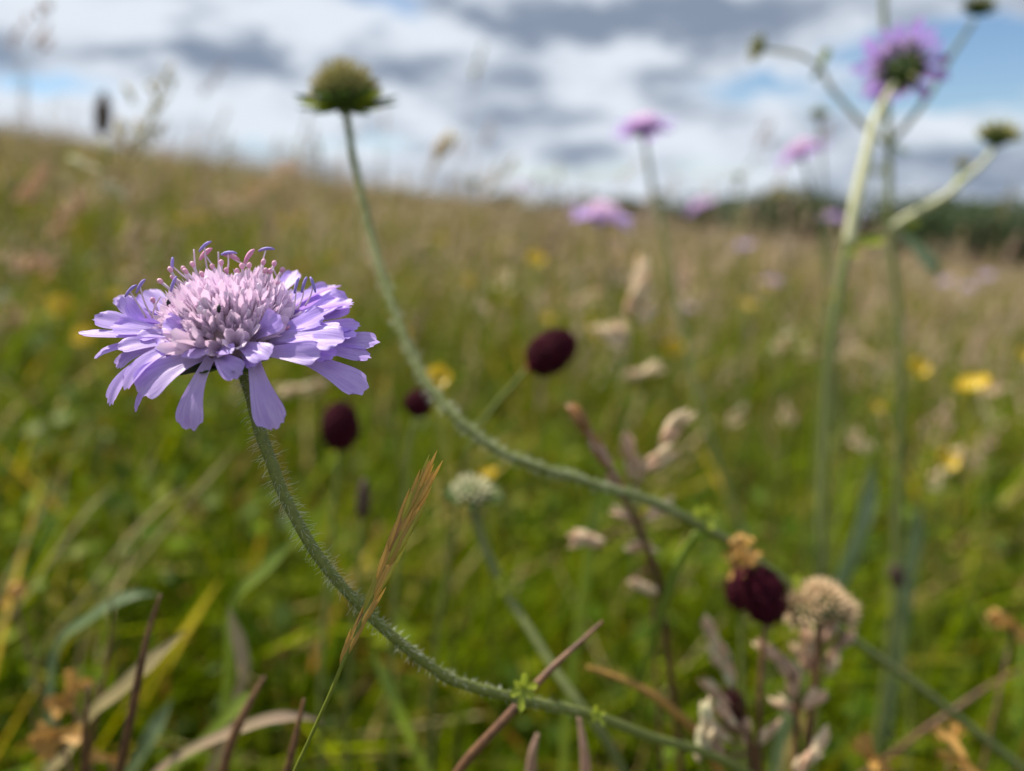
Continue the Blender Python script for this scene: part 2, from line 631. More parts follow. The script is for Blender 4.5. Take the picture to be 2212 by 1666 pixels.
def ribbons(x, y, z0, h, w, az, lean, curl, face, c0, c1, L=4):
    """grass blades as bent tapering ribbons; returns verts, tris, colours"""
    n = len(x)
    ts = np.linspace(0, 1, L)
    dx, dy = np.sin(az), np.cos(az)
    sx, sy = np.cos(face), np.sin(face)
    nvb = 2 * (L - 1) + 1
    V = np.empty((n, nvb, 3))
    C = np.empty((n, nvb, 3))
    for i, t in enumerate(ts):
        out = h * (lean * t + curl * t * t)
        px, py = x + dx * out, y + dy * out
        pz = z0 + h * (t - 0.45 * curl * t ** 3)
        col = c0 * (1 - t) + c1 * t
        if i < L - 1:
            ww = w * 0.5 * (1.0 - 0.75 * t ** 2.2)
            V[:, 2 * i] = np.stack((px - sx * ww, py - sy * ww, pz), 1)
            V[:, 2 * i + 1] = np.stack((px + sx * ww, py + sy * ww, pz), 1)
            C[:, 2 * i] = col
            C[:, 2 * i + 1] = col
        else:
            V[:, 2 * i] = np.stack((px, py, pz), 1)
            C[:, 2 * i] = col
    T = []
    for i in range(L - 2):
        a = 2 * i
        T += [(a, a + 1, a + 3), (a, a + 3, a + 2)]
    a = 2 * (L - 2)
    T.append((a, a + 1, a + 2))
    T = np.array(T)
    F = (np.arange(n)[:, None, None] * nvb + T[None]).reshape(-1, 3)
    return V.reshape(-1, 3), F, C.reshape(-1, 3)


def join(parts):
    V, F, C, o = [], [], [], 0
    for v, f, c in parts:
        V.append(v)
        F.append(f + o)
        C.append(c)
        o += len(v)
    return np.concatenate(V), np.concatenate(F), np.concatenate(C)


PAL = np.array([(0.092, 0.145, 0.001), (0.125, 0.180, 0.001), (0.20, 0.245, 0.002), (0.038, 0.070, 0.001),
                (0.095, 0.155, 0.022), (0.22, 0.21, 0.010), (0.40, 0.30, 0.115), (0.28, 0.145, 0.03), (0.50, 0.41, 0.22)])


def patch(x, y, s):
    """slow variation over the meadow"""
    return 0.5 + 0.25 * np.sin(x * s + 1.3 * np.sin(y * s * 0.7)) + 0.25 * np.sin(y * s * 1.3 + 2.1 * np.sin(x * s * 0.6) + 2)


def build_grass():
    parts = []
    rings = [(0.05, 1.0, 30000, 1.0, 5, 0.23), (1.0, 2.2, 30000, 1.5, 4, 0.24), (2.2, 5.0, 46000, 2.4, 4, 0.25),
             (5.0, 13.0, 62000, 5.5, 4, 0.26), (13.0, 42.0, 60000, 17.0, 3, 0.30)]
    for r0, r1, n, wk, L, hm in rings:
        ng = n // 14
        gx, gy = sector(ng, r0, r1)
        gi = RNG.integers(0, ng, n)
        spread = 0.010 + 0.006 * r1
        loose = np.where(RNG.random(n) < 0.25, 3.0, 1.0)
        x = gx[gi] + RNG.normal(0, 1, n) * spread * loose
        y = gy[gi] + RNG.normal(0, 1, n) * spread * loose
        keep = ~((np.hypot(x, y) < 0.10))
        x, y, gi = x[keep], y[keep], gi[keep]
        n = len(x)
        tuft_h = RNG.uniform(0.45, 1.18, ng)[gi]
        tuft_c = RNG.uniform(0.5, 1.5, ng)[gi][:, None]
        tuft_k = RNG.random(ng)[gi]
        pz = patch(x, y, 2.3)
        h = hm * RNG.uniform(0.42, 1.0, n) * (0.82 + 0.3 * pz) * tuft_h
        near = np.hypot(x, y)
        h = np.where(near < 0.35, np.minimum(h, 0.155), h)
        h = np.where(near < 0.22, np.minimum(h, 0.11), h)
        w = wk * RNG.uniform(0.0020, 0.0066, n) * (1.0 if r1 > 1.2 else 1.15)
        p = np.array([0.23, 0.23, 0.16, 0.17, 0.07, 0.05, 0.045, 0.02, 0.025])
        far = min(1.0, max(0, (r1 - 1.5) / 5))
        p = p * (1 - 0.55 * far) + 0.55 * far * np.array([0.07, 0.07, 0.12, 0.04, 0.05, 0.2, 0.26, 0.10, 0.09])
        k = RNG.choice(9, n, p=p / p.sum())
        k = np.where((tuft_k > 0.95) & (RNG.random(n) < 0.6), 6, k)
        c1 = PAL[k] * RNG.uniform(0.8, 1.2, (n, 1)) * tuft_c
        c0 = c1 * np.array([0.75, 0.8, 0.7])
        z0 = gz(x, y) - 0.004
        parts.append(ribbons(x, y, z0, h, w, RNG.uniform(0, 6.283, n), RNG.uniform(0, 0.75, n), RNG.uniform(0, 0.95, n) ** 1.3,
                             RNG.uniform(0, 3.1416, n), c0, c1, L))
    V, F, C = join(parts)
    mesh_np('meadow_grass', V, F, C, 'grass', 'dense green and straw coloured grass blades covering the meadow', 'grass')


build_grass()


def build_herbs():
    """small round and oval leaves low in the sward"""
    parts = []
    for r0, r1, n, sc in ((0.1, 1.3, 22000, 1.0), (1.3, 3.5, 16000, 1.7)):
        x, y = sector(n, r0, r1)
        d = np.hypot(x, y)
        m = (d > 0.16) & (patch(x, y, 38.0) + RNG.uniform(-0.12, 0.12, n) > 0.47)
        x, y, d = x[m], y[m], d[m]
        n = len(x)
        z = gz(x, y) + RNG.uniform(0.04, 0.19, n) * (0.55 + 0.6 * patch(x, y, 14.0))
        z = np.where(d < 0.35, np.minimum(z, gz(x, y) + 0.11), z)
        s = sc * RNG.uniform(0.004, 0.010, n)
        az = RNG.uniform(0, 6.283, n)
        tl = RNG.uniform(0.1, 0.9, n)
        ux, uy, uz = np.cos(az) * np.cos(tl), np.sin(az) * np.cos(tl), np.sin(tl)
        vx, vy = -np.sin(az), np.cos(az)
        asp = RNG.uniform(0.45, 0.9, n)
        ang = np.linspace(0, 2 * np.pi, 7)[:-1]
        V = np.empty((n, 7, 3))
        V[:, 0] = np.stack((x, y, z + 0.1 * s), 1)
        for i, a in enumerate(ang):
            ca, sa = math.cos(a), math.sin(a)
            V[:, i + 1] = np.stack((x + s * (ux * ca + vx * sa * asp), y + s * (uy * ca + vy * sa * asp), z + s * uz * ca), 1)
        T = np.array([(0, i + 1, (i + 1) % 6 + 1) for i in range(6)])
        F = (np.arange(n)[:, None, None] * 7 + T[None]).reshape(-1, 3)
        base = np.array([(0.06, 0.11, 0.003), (0.10, 0.16, 0.003), (0.075, 0.125, 0.014), (0.17, 0.21, 0.005)])
        c = base[RNG.integers(0, 4, n)] * RNG.uniform(0.7, 1.3, (n, 1))
        parts.append((V.reshape(-1, 3), F, np.repeat(c, 7, 0)))
    V, F, C = join(parts)
    mesh_np('meadow_herbs', V, F, C, 'herb', 'small oval green herb leaves low among the meadow grass', 'ground cover')


build_herbs()


def spindles(c, ax, ln, rad, col):
    """many stretched octahedral seeds"""
    n = len(c)
    ax = ax / np.linalg.norm(ax, axis=1, keepdims=True)
    hlp = np.where(np.abs(ax[:, 2:3]) < 0.9, np.array([[0, 0, 1.0]]), np.array([[1.0, 0, 0]]))
    s = np.cross(ax, hlp)
    s /= np.linalg.norm(s, axis=1, keepdims=True)
    b = np.cross(ax, s)
    V = np.empty((n, 6, 3))
    V[:, 0] = c - ax * ln[:, None] * 0.5
    V[:, 5] = c + ax * ln[:, None] * 0.5
    m = c - ax * ln[:, None] * 0.08
    V[:, 1] = m + s * rad[:, None]
    V[:, 2] = m + b * rad[:, None]
    V[:, 3] = m - s * rad[:, None]
    V[:, 4] = m - b * rad[:, None]
    T = np.array([(0, 2, 1), (0, 3, 2), (0, 4, 3), (0, 1, 4), (5, 1, 2), (5, 2, 3), (5, 3, 4), (5, 4, 1)])
    F = (np.arange(n)[:, None, None] * 6 + T[None]).reshape(-1, 3)
    return V.reshape(-1, 3), F, np.repeat(col, 6, 0)


def build_seedmass():
    parts = []
    pal = np.array([(0.52, 0.36, 0.28), (0.58, 0.46, 0.30), (0.44, 0.30, 0.24), (0.48, 0.38, 0.20), (0.34, 0.30, 0.13),
                    (0.62, 0.50, 0.39)])
    for r0, r1, n, k, nb in ((1.15, 2.6, 1300, 1.25, 15), (2.6, 6.0, 4200, 1.6, 10), (6.0, 14.0, 7500, 2.6, 7), (14.0, 40.0, 11000, 5.5, 5)):
        x, y = sector(n, r0, r1)
        pt = patch(x, y, 0.9)
        h = RNG.uniform(0.20, 0.42, n) * (0.8 + 0.35 * pt) + (0.03 if r0 > 5 else 0.0)
        h = h + np.where(RNG.random(n) < 0.22, RNG.uniform(0.05, 0.22, n), 0.0)
        z0 = gz(x, y)
        az = RNG.normal(0.9, 0.9, n)
        lean = RNG.uniform(0.03, 0.32, n)
        curl = RNG.uniform(0.0, 0.25, n)
        col = pal[RNG.integers(0, 6, n)] * RNG.uniform(0.8, 1.15, (n, 1))
        cst = np.array([0.21, 0.18, 0.065]) * RNG.uniform(0.7, 1.2, (n, 1))
        parts.append(ribbons(x, y, z0, h, np.full(n, 0.0016 * k), az, lean, curl, RNG.uniform(0, 3.14, n), cst, cst, 4))
        pl = RNG.uniform(0.035, 0.085, n)        # panicle length
        fat = RNG.uniform(0.25, 1.2, n)
        for j in range(nb):
            t = 1 - (j / nb) * pl / h
            out = h * (lean * t + curl * t * t)
            c = np.stack((x + np.sin(az) * out, y + np.cos(az) * out, z0 + h * (t - 0.45 * curl * t ** 3)), 1)
            o = RNG.normal(0, 1, (n, 3)) * (0.0042 * k ** 0.5 * fat * (0.3 + 1.2 * j / nb))[:, None]
            ax = np.stack((np.sin(az) * (lean + 2 * curl), np.cos(az) * (lean + 2 * curl), np.ones(n)), 1) + o * 60
            parts.append(spindles(c + o, ax, RNG.uniform(0.006, 0.012, n) * (0.7 + 0.5 * k), RNG.uniform(0.0011, 0.0022, n) * (0.5 + 0.6 * k),
                                  col * RNG.uniform(0.8, 1.2, (n, 1))))
    V, F, C = join(parts)
    mesh_np('flowering_grass', V, F, C, 'seedmass', 'pink and tan seed heads of the flowering grass across the hillside', 'grass')


build_seedmass()

# ------------------------------------------------------------------ far trees beyond the crest


def build_trees():
    kinds = []
    for kd in range(3):
        rnd = random.Random(40 + kd)
        g = np.random.default_rng(50 + kd)
        mb = MB()
        Ht = 1.0
        trunk = [Vector((0, 0, -0.03)), Vector((0.01, 0.0, 0.15)), Vector((-0.012, 0.01, 0.4)), Vector((0.01, -0.01, 0.8))]
        tube([Vector(p) for p in spline(trunk, 3)], rads(10, 0.030, 0.022, 0.006), 8, mb)
        cl = []
        for i in range(11):
            a, e = i * 2.4 + rnd.random(), rnd.uniform(0.2, 0.85)
            r = rnd.uniform(0.16, 0.34) * (1.15 - 0.5 * abs(e - 0.5))
            p = Vector((r * math.cos(a), r * math.sin(a), e))
            b = Vector((0, 0, max(0.12, e - rnd.uniform(0.12, 0.25))))
            tube([b, b.lerp(p, 0.5) + Vector((0, 0, -0.02)), p], [0.010, 0.007, 0.003], 5, mb)
            cl.append((p, rnd.uniform(0.11, 0.19)))
        cl.append((Vector((0, 0, 0.86)), 0.14))
        cl.append((Vector((0.05, 0, 0.62)), 0.2))
        tm = mb.mesh('tree_trunk', 'bark')
        V, F = [], []
        for c, rad in cl:
            m = int(330 * (rad / 0.15) ** 2)
            d = g.normal(0, 1, (m, 3))
            d /= np.linalg.norm(d, axis=1, keepdims=True)
            q = np.array(c) + d * (rad * g.uniform(0.45, 1.05, m) ** 0.6)[:, None] * np.array([1.15, 1.15, 0.85])
            for p in q:
                u = Vector(g.normal(0, 1, 3)).normalized()
                w = u.orthogonal().normalized()
                s = rnd.uniform(0.012, 0.024)
                p = Vector(p)
                o = len(V)
                V += [p - u * s, p + w * s * 0.6, p + u * s, p - w * s * 0.6]
                F.append((o, o + 1, o + 2, o + 3))
        cm = MB().add(V, F).mesh('tree_crown', 'tree_leaf', smooth=False)
        kinds.append((tm, cm))
    rnd = random.Random(3)
    spots = []
    # (picture column, distance, column height above the skyline in pixels of the 2212 wide picture)
    for px, d, top in ((1105, 150, 421), (1180, 155, 428), (1260, 150, 424), (1345, 150, 432), (1430, 150, 428), (1505, 145, 433),
                       (1580, 140, 436), (1640, 125, 428), (1700, 118, 416), (1755, 120, 432), (1815, 118, 436), (1880, 115, 438),
                       (1945, 112, 440), (2010, 108, 436), (2075, 105, 444), (2130, 100, 452), (2185, 98, 446), (2245, 95, 462),
                       (2310, 92, 470), (2380, 90, 470), (2460, 90, 465)):
        p = at(px, top, d)
        z = gzf(p.x, p.y)
        h = max(3.0, (p.z - z) * 1.12)
        spots.append((p.x, p.y, z, h))
    for i, (x, y, z, h) in enumerate(spots):
        t = Thing('tree', 'dark green leafy tree in the row on the far side of the meadow', 'tree', (x, y, z - 0.1), 'trees beyond the meadow')
        tm, cm = kinds[i % 3]
        W = h * rnd.uniform(1.0, 1.35)
        M = Matrix.Translation((x, y, z - 0.1)) @ Matrix.Rotation(rnd.uniform(0, 6), 4, 'Z') @ Matrix.Diagonal((W, W, h, 1))
        t.inst('trunk', tm, M)
        t.inst('crown', cm, M)


build_trees()

# ------------------------------------------------------------------ the scabious in focus
D0 = 0.100


def zp(zx, zy, dz=0.0):
    """a point of the flower: plan coordinates at the flower's distance, dz millimetres towards the viewer"""
    px, py = 135.5 + zx / 3.022, 488.0 + zy / 3.022
    return at(px, py, D0 - dz * 0.00078)


MMZ = 1000 * D0 / FPX / 3.022        # millimetres per plan unit


def cdir(x, y, z):
    """direction: right, up, towards the viewer"""
    return (RT * x + UP * y - FWD * z).normalized()


def hairs(path, rad, n, length, name_seed, t0=0.0, t1=1.0, hr=0.000028, droop=0.35):
    rnd = random.Random(name_seed)
    fr = frames(path)
    mb = MB()
    for i in range(n):
        f = rnd.uniform(t0, t1) * (len(path) - 1)
        k = min(int(f), len(path) - 2)
        p = path[k].lerp(path[k + 1], f - k)
        t, s, b = fr[k]
        a = rnd.uniform(0, 6.283)
        o = s * math.cos(a) + b * math.sin(a)
        L = length * rnd.uniform(0.45, 1.15) * (1.0 - 0.55 * min(1.0, max(0.0, (f / (len(path) - 1) - 0.25) / 0.3)))
        r = rad[k] if hasattr(rad, '__len__') else rad
        p0 = p + o * r * 0.93
        dr = droop * rnd.uniform(-0.3, 1.5)
        d1 = (o + t * dr).normalized()
        p1 = p0 + d1 * L * 0.5
        p2 = p1 + (o * 0.8 + t * dr * 2.0 + Vector((rnd.uniform(-.25, .25), rnd.uniform(-.25, .25), rnd.uniform(-.1, .35)))).normalized() * L * 0.5
        tube([p0, p1, p2], [hr * 1.25, hr, hr * 0.4], 3, mb, cap=False)
    return mb


# petals of the flower: base (x, y, depth), tip (x, y, depth), bend (right, up, near), width, face (right, up, near)
HERO = [
    # left side
    ((620, 715, 0), (195, 590, 1), (-10, 10, 0), 150, (0.25, 0.75, 0.6)),
    ((640, 745, 2), (92, 698, 3), (0, 8, 1), 95, (0.05, 0.9, 0.42)),
    ((760, 690, -2), (385, 455, -3), (-120, -60, 0), 120, (0.5, 0.5, 0.7)),
    ((790, 700, 1), (430, 450, 0), (-150, -95, 0), 120, (-0.55, -0.05, 0.85)),
    ((760, 640, -6), (520, 425, -9), (-30, 10, 0), 165, (0.3, 0.55, 0.75)),
    ((700, 660, -5), (345, 455, -9), (-40, 0, 0), 130, (0.2, 0.8, 0.55)),
    ((640, 770, 2), (203, 868, 3), (-80, 70, 0), 105, (-0.15, 0.85, 0.5)),
    ((560, 800, 1), (358, 935, 2), (-60, 50, 0), 110, (-0.3, 0.5, 0.8)),
    ((560, 830, 5), (305, 1180, 7), (-60, 70, 1), 105, (-0.35, 0.45, 0.82)),
    ((770, 760, 8), (400, 1075, 10), (-60, 80, 1), 150, (-0.45, 0.5, 0.75)),
    ((600, 880, 3), (474, 1222, 4), (-25, 30, 0), 70, (-0.7, 0.1, 0.7)),
    ((900, 870, 9), (490, 1100, 11), (-40, 50, 1), 215, (-0.25, 0.35, 0.9)),
    ((930, 900, 10), (838, 1345, 11), (-30, 0, 2), 150, (-0.05, 0.15, 0.98)),
    ((900, 800, 9), (862, 868, 12), (0, 20, 1), 150, (-0.1, 0.55, 0.83)),
    ((880, 690, 7), (650, 640, 10), (0, 26, 2), 140, (0.0, 0.55, 0.85)),
    ((700, 700, 4), (480, 735, 6), (0, 25, 0), 110, (-0.05, 0.8, 0.6)),
    ((820, 720, 6), (600, 800, 8), (0, 25, 1), 120, (-0.1, 0.75, 0.65)),
    ((700, 715, 2), (310, 650, 3), (0, 14, 0), 130, (0.1, 0.7, 0.7)),
    ((720, 770, 6), (350, 800, 8), (-40, 30, 0), 115, (-0.15, 0.7, 0.7)),
    ((760, 820, 7), (560, 985, 9), (-40, 40, 0), 130, (-0.3, 0.45, 0.85)),
    # front
    ((985, 870, 10), (1168, 985, 12), (0, 40, 2), 140, (0.12, 0.5, 0.86)),
    ((1290, 880, 10), (1400, 1335, 12), (-20, 0, 2), 175, (0.05, 0.12, 0.99)),
    ((1160, 800, 9), (1345, 870, 13), (0, 45, 1), 150, (0.05, 0.7, 0.7)),
    ((960, 850, 9), (1120, 815, 13), (0, 26, 1), 90, (0.0, 0.72, 0.68)),
    ((1200, 850, 8), (1280, 900, 11), (0, 25, 1), 120, (0.0, 0.3, 0.95)),
    # right side
    ((1480, 720, 3), (1830, 685, 5), (0, 22, 0), 130, (0.05, 0.7, 0.7)),
    ((1440, 810, 6), (1790, 850, 8), (0, 34, 0), 130, (0.05, 0.6, 0.8)),
    ((1500, 600, -5), (1740, 480, -7), (0, 0, 0), 150, (-0.2, 0.6, 0.75)),
    ((1600, 870, 5), (1985, 1090, 7), (20, 40, 1), 165, (0.12, 0.55, 0.8)),
    ((1340, 850, 8), (1690, 840, 11), (0, 20, 1), 135, (0.0, 0.2, 0.97)),
    ((1560, 790, 3), (2018, 865, 4), (10, 30, 0), 120, (0.05, 0.8, 0.58)),
    ((1560, 760, 1), (2075, 762, 2), (10, 25, 0), 135, (0.05, 0.75, 0.62)),
    ((1500, 690, 0), (1952, 655, 1), (0, 26, 0), 135, (0.0, 0.85, 0.5)),
    ((1460, 640, -4), (1888, 470, -6), (0, -20, 0), 230, (-0.25, 0.55, 0.78)),
    ((1440, 620, -8), (1790, 395, -12), (0, 0, 0), 210, (-0.1, 0.6, 0.75)),
    ((1440, 650, -1), (1815, 470, -2), (30, -20, 0), 130, (-0.4, 0.45, 0.8)),
    ((1420, 740, 6), (1840, 750, 9), (0, 34, 0), 185, (0.1, 0.62, 0.76)),
    ((1280, 730, 7), (1420, 580, 9), (0, -10, 1), 150, (-0.15, 0.3, 0.94)),
    ((1400, 700, 4), (1715, 560, 6), (20, -15, 0), 150, (-0.3, 0.55, 0.78)),
    ((1400, 480, -9), (1535, 290, -12), (-20, 0, 0), 135, (-0.45, 0.2, 0.87)),
    ((1560, 720, 1), (1925, 715, 3), (0, 20, 0), 110, (0.1, 0.8, 0.6)),
    ((1430, 790, 7), (1640, 745, 9), (0, 30, 0), 90, (0.05, 0.85, 0.5)),
    ((1420, 680, 3), (1700, 620, 5), (0, 10, 0), 120, (-0.2, 0.75, 0.6)),
]


def closed_floret_mesh(seed):
    """a small tubular floret, its four lobes just opening"""
    rnd = random.Random(seed)
    mb = MB()
    V, F = [], []
    prof = [(0.085, 0.0), (0.12, 0.35), (0.20, 0.68), (0.255, 0.84)]
    S = 8
    for r, z in prof:
        for k in range(S):
            a = 2 * math.pi * k / S
            V.append((r * math.cos(a), r * math.sin(a), z))
    for i in range(len(prof) - 1):
        for k in range(S):
            k2 = (k + 1) % S
            F.append((i * S + k, i * S + k2, (i + 1) * S + k2, (i + 1) * S + k))
    top = (len(prof) - 1) * S
    for l in range(4):
        k0 = l * 2
        ids = [top + k0, top + (k0 + 1) % S, top + (k0 + 2) % S]
        a = 2 * math.pi * (k0 + 1) / S + rnd.uniform(-0.1, 0.1)
        rr, hh = rnd.uniform(0.20, 0.40), rnd.uniform(1.08, 1.42)
        o = len(V)
        V.append((rr * math.cos(a - 0.5), rr * math.sin(a - 0.5), 0.84 + (hh - 0.84) * 0.7))
        V.append((rr * 1.12 * math.cos(a), rr * 1.12 * math.sin(a), hh))
        V.append((rr * math.cos(a + 0.5), rr * math.sin(a + 0.5), 0.84 + (hh - 0.84) * 0.7))
        F += [(ids[0], ids[1], o + 1, o), (ids[1], ids[2], o + 2, o + 1)]
    mb.add(V, F)
    return mb.mesh('floret', 'floret')


def bud_floret_mesh(seed):
    rnd = random.Random(seed)
    mb = lathe([(0.08, 0), (0.12, 0.4), (0.21, 0.75), (0.23, 0.92), (0.16, 1.05), (0.05, 1.1)], 8, wob=0.12, seed=seed)
    return mb.mesh('floret', 'floret')


FLORETS = [closed_floret_mesh(i) for i in range(5)] + [bud_floret_mesh(i) for i in range(2)]


def build_hero():
    P = [(526, 799, .1000), (548, 880, .1000), (580, 980, .1004), (612, 1065, .1010), (660, 1160, .1022), (720, 1245, .104), (775, 1305, .106),
         (850, 1375, .109), (950, 1452, .114), (1060, 1495, .120), (1180, 1523, .127), (1280, 1545, .134), (1400, 1590, .145),
         (1500, 1618, .156), (1640, 1690, .175), (1760, 1830, .19)]
    path = [at(*p) for p in P]
    end = path[-1]
    base = Vector((end.x + 0.035, end.y + 0.06, gzf(end.x + 0.035, end.y + 0.06)))
    path += [end.lerp(base, 0.5) + Vector((0.012, 0.0, 0.0)), base]
    path = [Vector(p) for p in spline(path, 7)]
    t = Thing('scabious', 'large lavender scabious flower in full bloom on a curved bristly stem, in sharp focus', 'flower', base)
    n = len(path)
    path = wobble(path, 0.00007, 4)
    rr = uneven(rads(n, 0.00090, 0.00080, 0.00075, 0.00078, 0.00086, 0.00095, 0.0010, 0.0011), 3)
    st = t.part('stem', tube(path, rr, 12), 'stem')
    t.part('stem_hair', hairs(path, rr, 800, 0.0017, 5, 0.0, 0.62, hr=0.000021), 'hair', st, kind='stuff')
    # axis of the head
    A = cdir(-0.13, 0.95, 0.27)
    X = (RT - A * RT.dot(A)).normalized()
    Y = A.cross(X)                       # towards the back
    if Y.dot(FWD) < 0:
        Y = -Y
    C = zp(1110, 690, 0.5)
    RC = zp(1130, 830, 0.0)              # middle of the receptacle
    mm = 0.001
    # receptacle: a shallow cup under the florets
    prof = [(0.0009, -0.0015), (0.0032, -0.0008), (0.0052, 0.0012), (0.0058, 0.0035), (0.0048, 0.0065), (0.0022, 0.0085), (0.0004, 0.0092)]
    M = frame_matrix(RC - A * 0.0005, A)
    rm = lathe(prof, 16, wob=0.03)
    rm.v = [tuple(M @ Vector(v)) for v in rm.v]
    t.part('receptacle', rm, 'receptacle')
    # neck between stem and receptacle
    nk = MB()
    tube([path[0] - A * 0.001, path[0] + A * 0.0008, RC - A * 0.0012, RC + A * 0.0004], [0.00098, 0.0011, 0.0022, 0.0045], 12, nk)
    t.part('involucre', nk, 'bract')
    # bracts
    for i in range(13):
        a = i * 2 * math.pi / 13 + 0.2
        o = X * math.cos(a) + Y * math.sin(a)
        L = 0.0098 + 0.0012 * math.sin(i * 2.7)
        b = petal(RC + o * 0.002 - A * 0.0009, RC + o * L * 0.6 - A * 0.0011, RC + o * L - A * 0.0003, 0.0028, A, 6, 5, 0.12, 0.12, 0.7, 0.0, i, peak=0.35)
        bo = t.part('bract', b, 'bract')
    # petals placed one by one
    for i, (b, tp, bend, W, fc) in enumerate(HERO):
        P0, P2 = zp(*b), zp(*tp)
        P1 = P0.lerp(P2, 0.55) + (RT * bend[0] + UP * bend[1]) * MMZ * mm - FWD * bend[2] * mm
        # sink the claw into the head
        P0 = P0.lerp(RC + A * 0.002, 0.22)
        pm = petal(P0, P1, P2, 1.12 * W * MMZ * mm, cdir(fc[0], fc[1], fc[2] * 1.25), 12, 9, 0.10, 0.72, 0.36, 0.05, i + 3, ruffle=0.045)
        t.part('petal', pm, 'petal', uv=True)
    # the far half of the ring
    rnd = random.Random(21)
    for i in range(19):
        a = math.pi * (0.04 + 0.92 * i / 18) + rnd.uniform(-0.06, 0.06)
        o = X * math.cos(a) + Y * math.sin(a)
        L = 0.0175 * rnd.uniform(0.86, 1.05)
        e = rnd.uniform(-0.05, 0.34)
        P0 = RC + o * 0.0040 + A * 0.002
        P2 = RC + o * L + A * (0.001 + L * e)
        P1 = P0.lerp(P2, 0.5) + A * rnd.uniform(0.0008, 0.0026)
        pm = petal(P0, P1, P2, rnd.uniform(0.0030, 0.0046), A + X * rnd.uniform(-.5, .5), 9, 7, 0.12, 0.72, 0.2, 0.06, 70 + i)
        t.part('petal', pm, 'petal', uv=True)
    # dome of florets
    N = 256
    rx, rz = 0.0080, 0.0058
    DC = zp(1090, 618, 0.0)
    for i in range(N):
        u = (i + 0.5) / N
        pol = math.acos(1 - u * 1.08)
        a = i * 2.399963 + rnd.uniform(-0.1, 0.1)
        o = X * math.cos(a) + Y * math.sin(a)
        nrm = (o * math.sin(pol) / rx + A * math.cos(pol) / rz).normalized()
        tip = DC + o * rx * math.sin(pol) + A * rz * math.cos(pol)
        drn = (nrm * 0.7 + A * 0.5 + Vector((rnd.uniform(-.12, .12), rnd.uniform(-.12, .12), rnd.uniform(-.12, .12)))).normalized()
        L = 0.0052 * rnd.uniform(0.8, 1.15)
        wd = L * rnd.uniform(0.34, 0.54)
        tip = tip + drn * rnd.uniform(-0.0006, 0.0005)
        me = FLORETS[rnd.choice((0, 1, 2, 3, 4, 5, 6))]
        t.inst('floret', me, frame_matrix(tip - drn * L, drn, (wd, wd, L), rnd.uniform(0, 6)))
    # a looser outer ring of half open florets
    for i in range(22):
        a = i * 2 * math.pi / 22 + rnd.uniform(-0.1, 0.1)
        o = X * math.cos(a) + Y * math.sin(a)
        p0 = RC + o * 0.0045 + A * 0.0012
        drn = (o * 0.8 + A * rnd.uniform(0.25, 0.9)).normalized()
        L = 0.0048 * rnd.uniform(0.8, 1.15)
        t.inst('floret', FLORETS[i % 5], frame_matrix(p0, drn, (L * 0.8, L * 0.8, L), rnd.uniform(0, 6)))
    # long filaments with their anthers, and knobbed styles
    ST = [((875, 330), (856, 152), None, 0), ((950, 300), (925, 140), 'b', 0.7), ((1040, 320), (930, 190), 'p', 0.75), ((1005, 310), (1015, 170), None, 0),
          ((1065, 290), (1080, 185), 'b', 0.1), ((1170, 245), (1095, 205), 'p', -0.3), ((1185, 270), (1215, 205), 'p', 0.95), ((1262, 330), (1325, 160), 'b', 0.12),
          ((810, 340), (715, 262), 'b', 1.5), ((720, 640), (722, 385), 'b', 1.2), ((1080, 600), (1070, 400), 'b', -0.08), ((1095, 700), (1115, 660), 'b', 0.8),
          ((1500, 560), (1525, 395), 'b', 1.3), ((1545, 500), (1575, 390), 'b', 1.25), ((1600, 480), (1635, 390), 'b', 1.9), ((520, 560), (440, 430), 'b', 0.8),
          ((560, 540), (505, 400), 'b', 1.0), ((1290, 610), (1380, 560), None, 0), ((1190, 780), (1150, 720), None, 0), ((1440, 720), (1445, 700), 'p', 0.8),
          ((600, 560), (640, 460), None, 0), ((1400, 330), (1375, 285), None, 0)]
    for i, (b, e, an, ang) in enumerate(ST):
        dz = 3.5 if b[1] > 450 else rnd.uniform(-3, 2)
        p0 = zp(b[0], b[1], dz - 0.5)
        p2 = zp(e[0], e[1], dz + 0.5)
        p0 = p0 + (p0 - p2).normalized() * 0.001
        p1 = p0.lerp(p2, 0.5) + RT * rnd.uniform(-0.00025, 0.00025)
        so_ = t.part('stamen', tube([Vector(q) for q in spline([p0, p1, p2], 4)], rads(9, 0.00015, 0.00012, 0.00010), 6), 'filament')
        if an:
            L = 0.0011 if an == 'b' else 0.0012
            dv = (RT * math.cos(ang) + UP * math.sin(ang))
            off = dv * (L * 0.1)
            bow = UP * 0.00018
            t.part('anther', tube([p2 + off - dv * L, p2 + off - dv * L * .5 + bow, p2 + off + bow * 1.3, p2 + off + dv * L * .5 + bow, p2 + off + dv * L],
                                  [0.00012, 0.0003 if an == 'p' else 0.0002, 0.00036 if an == 'p' else 0.00022, 0.0003 if an == 'p' else 0.0002, 0.0001], 7),
                   'anther_blue' if an == 'b' else 'anther_pink', so_)
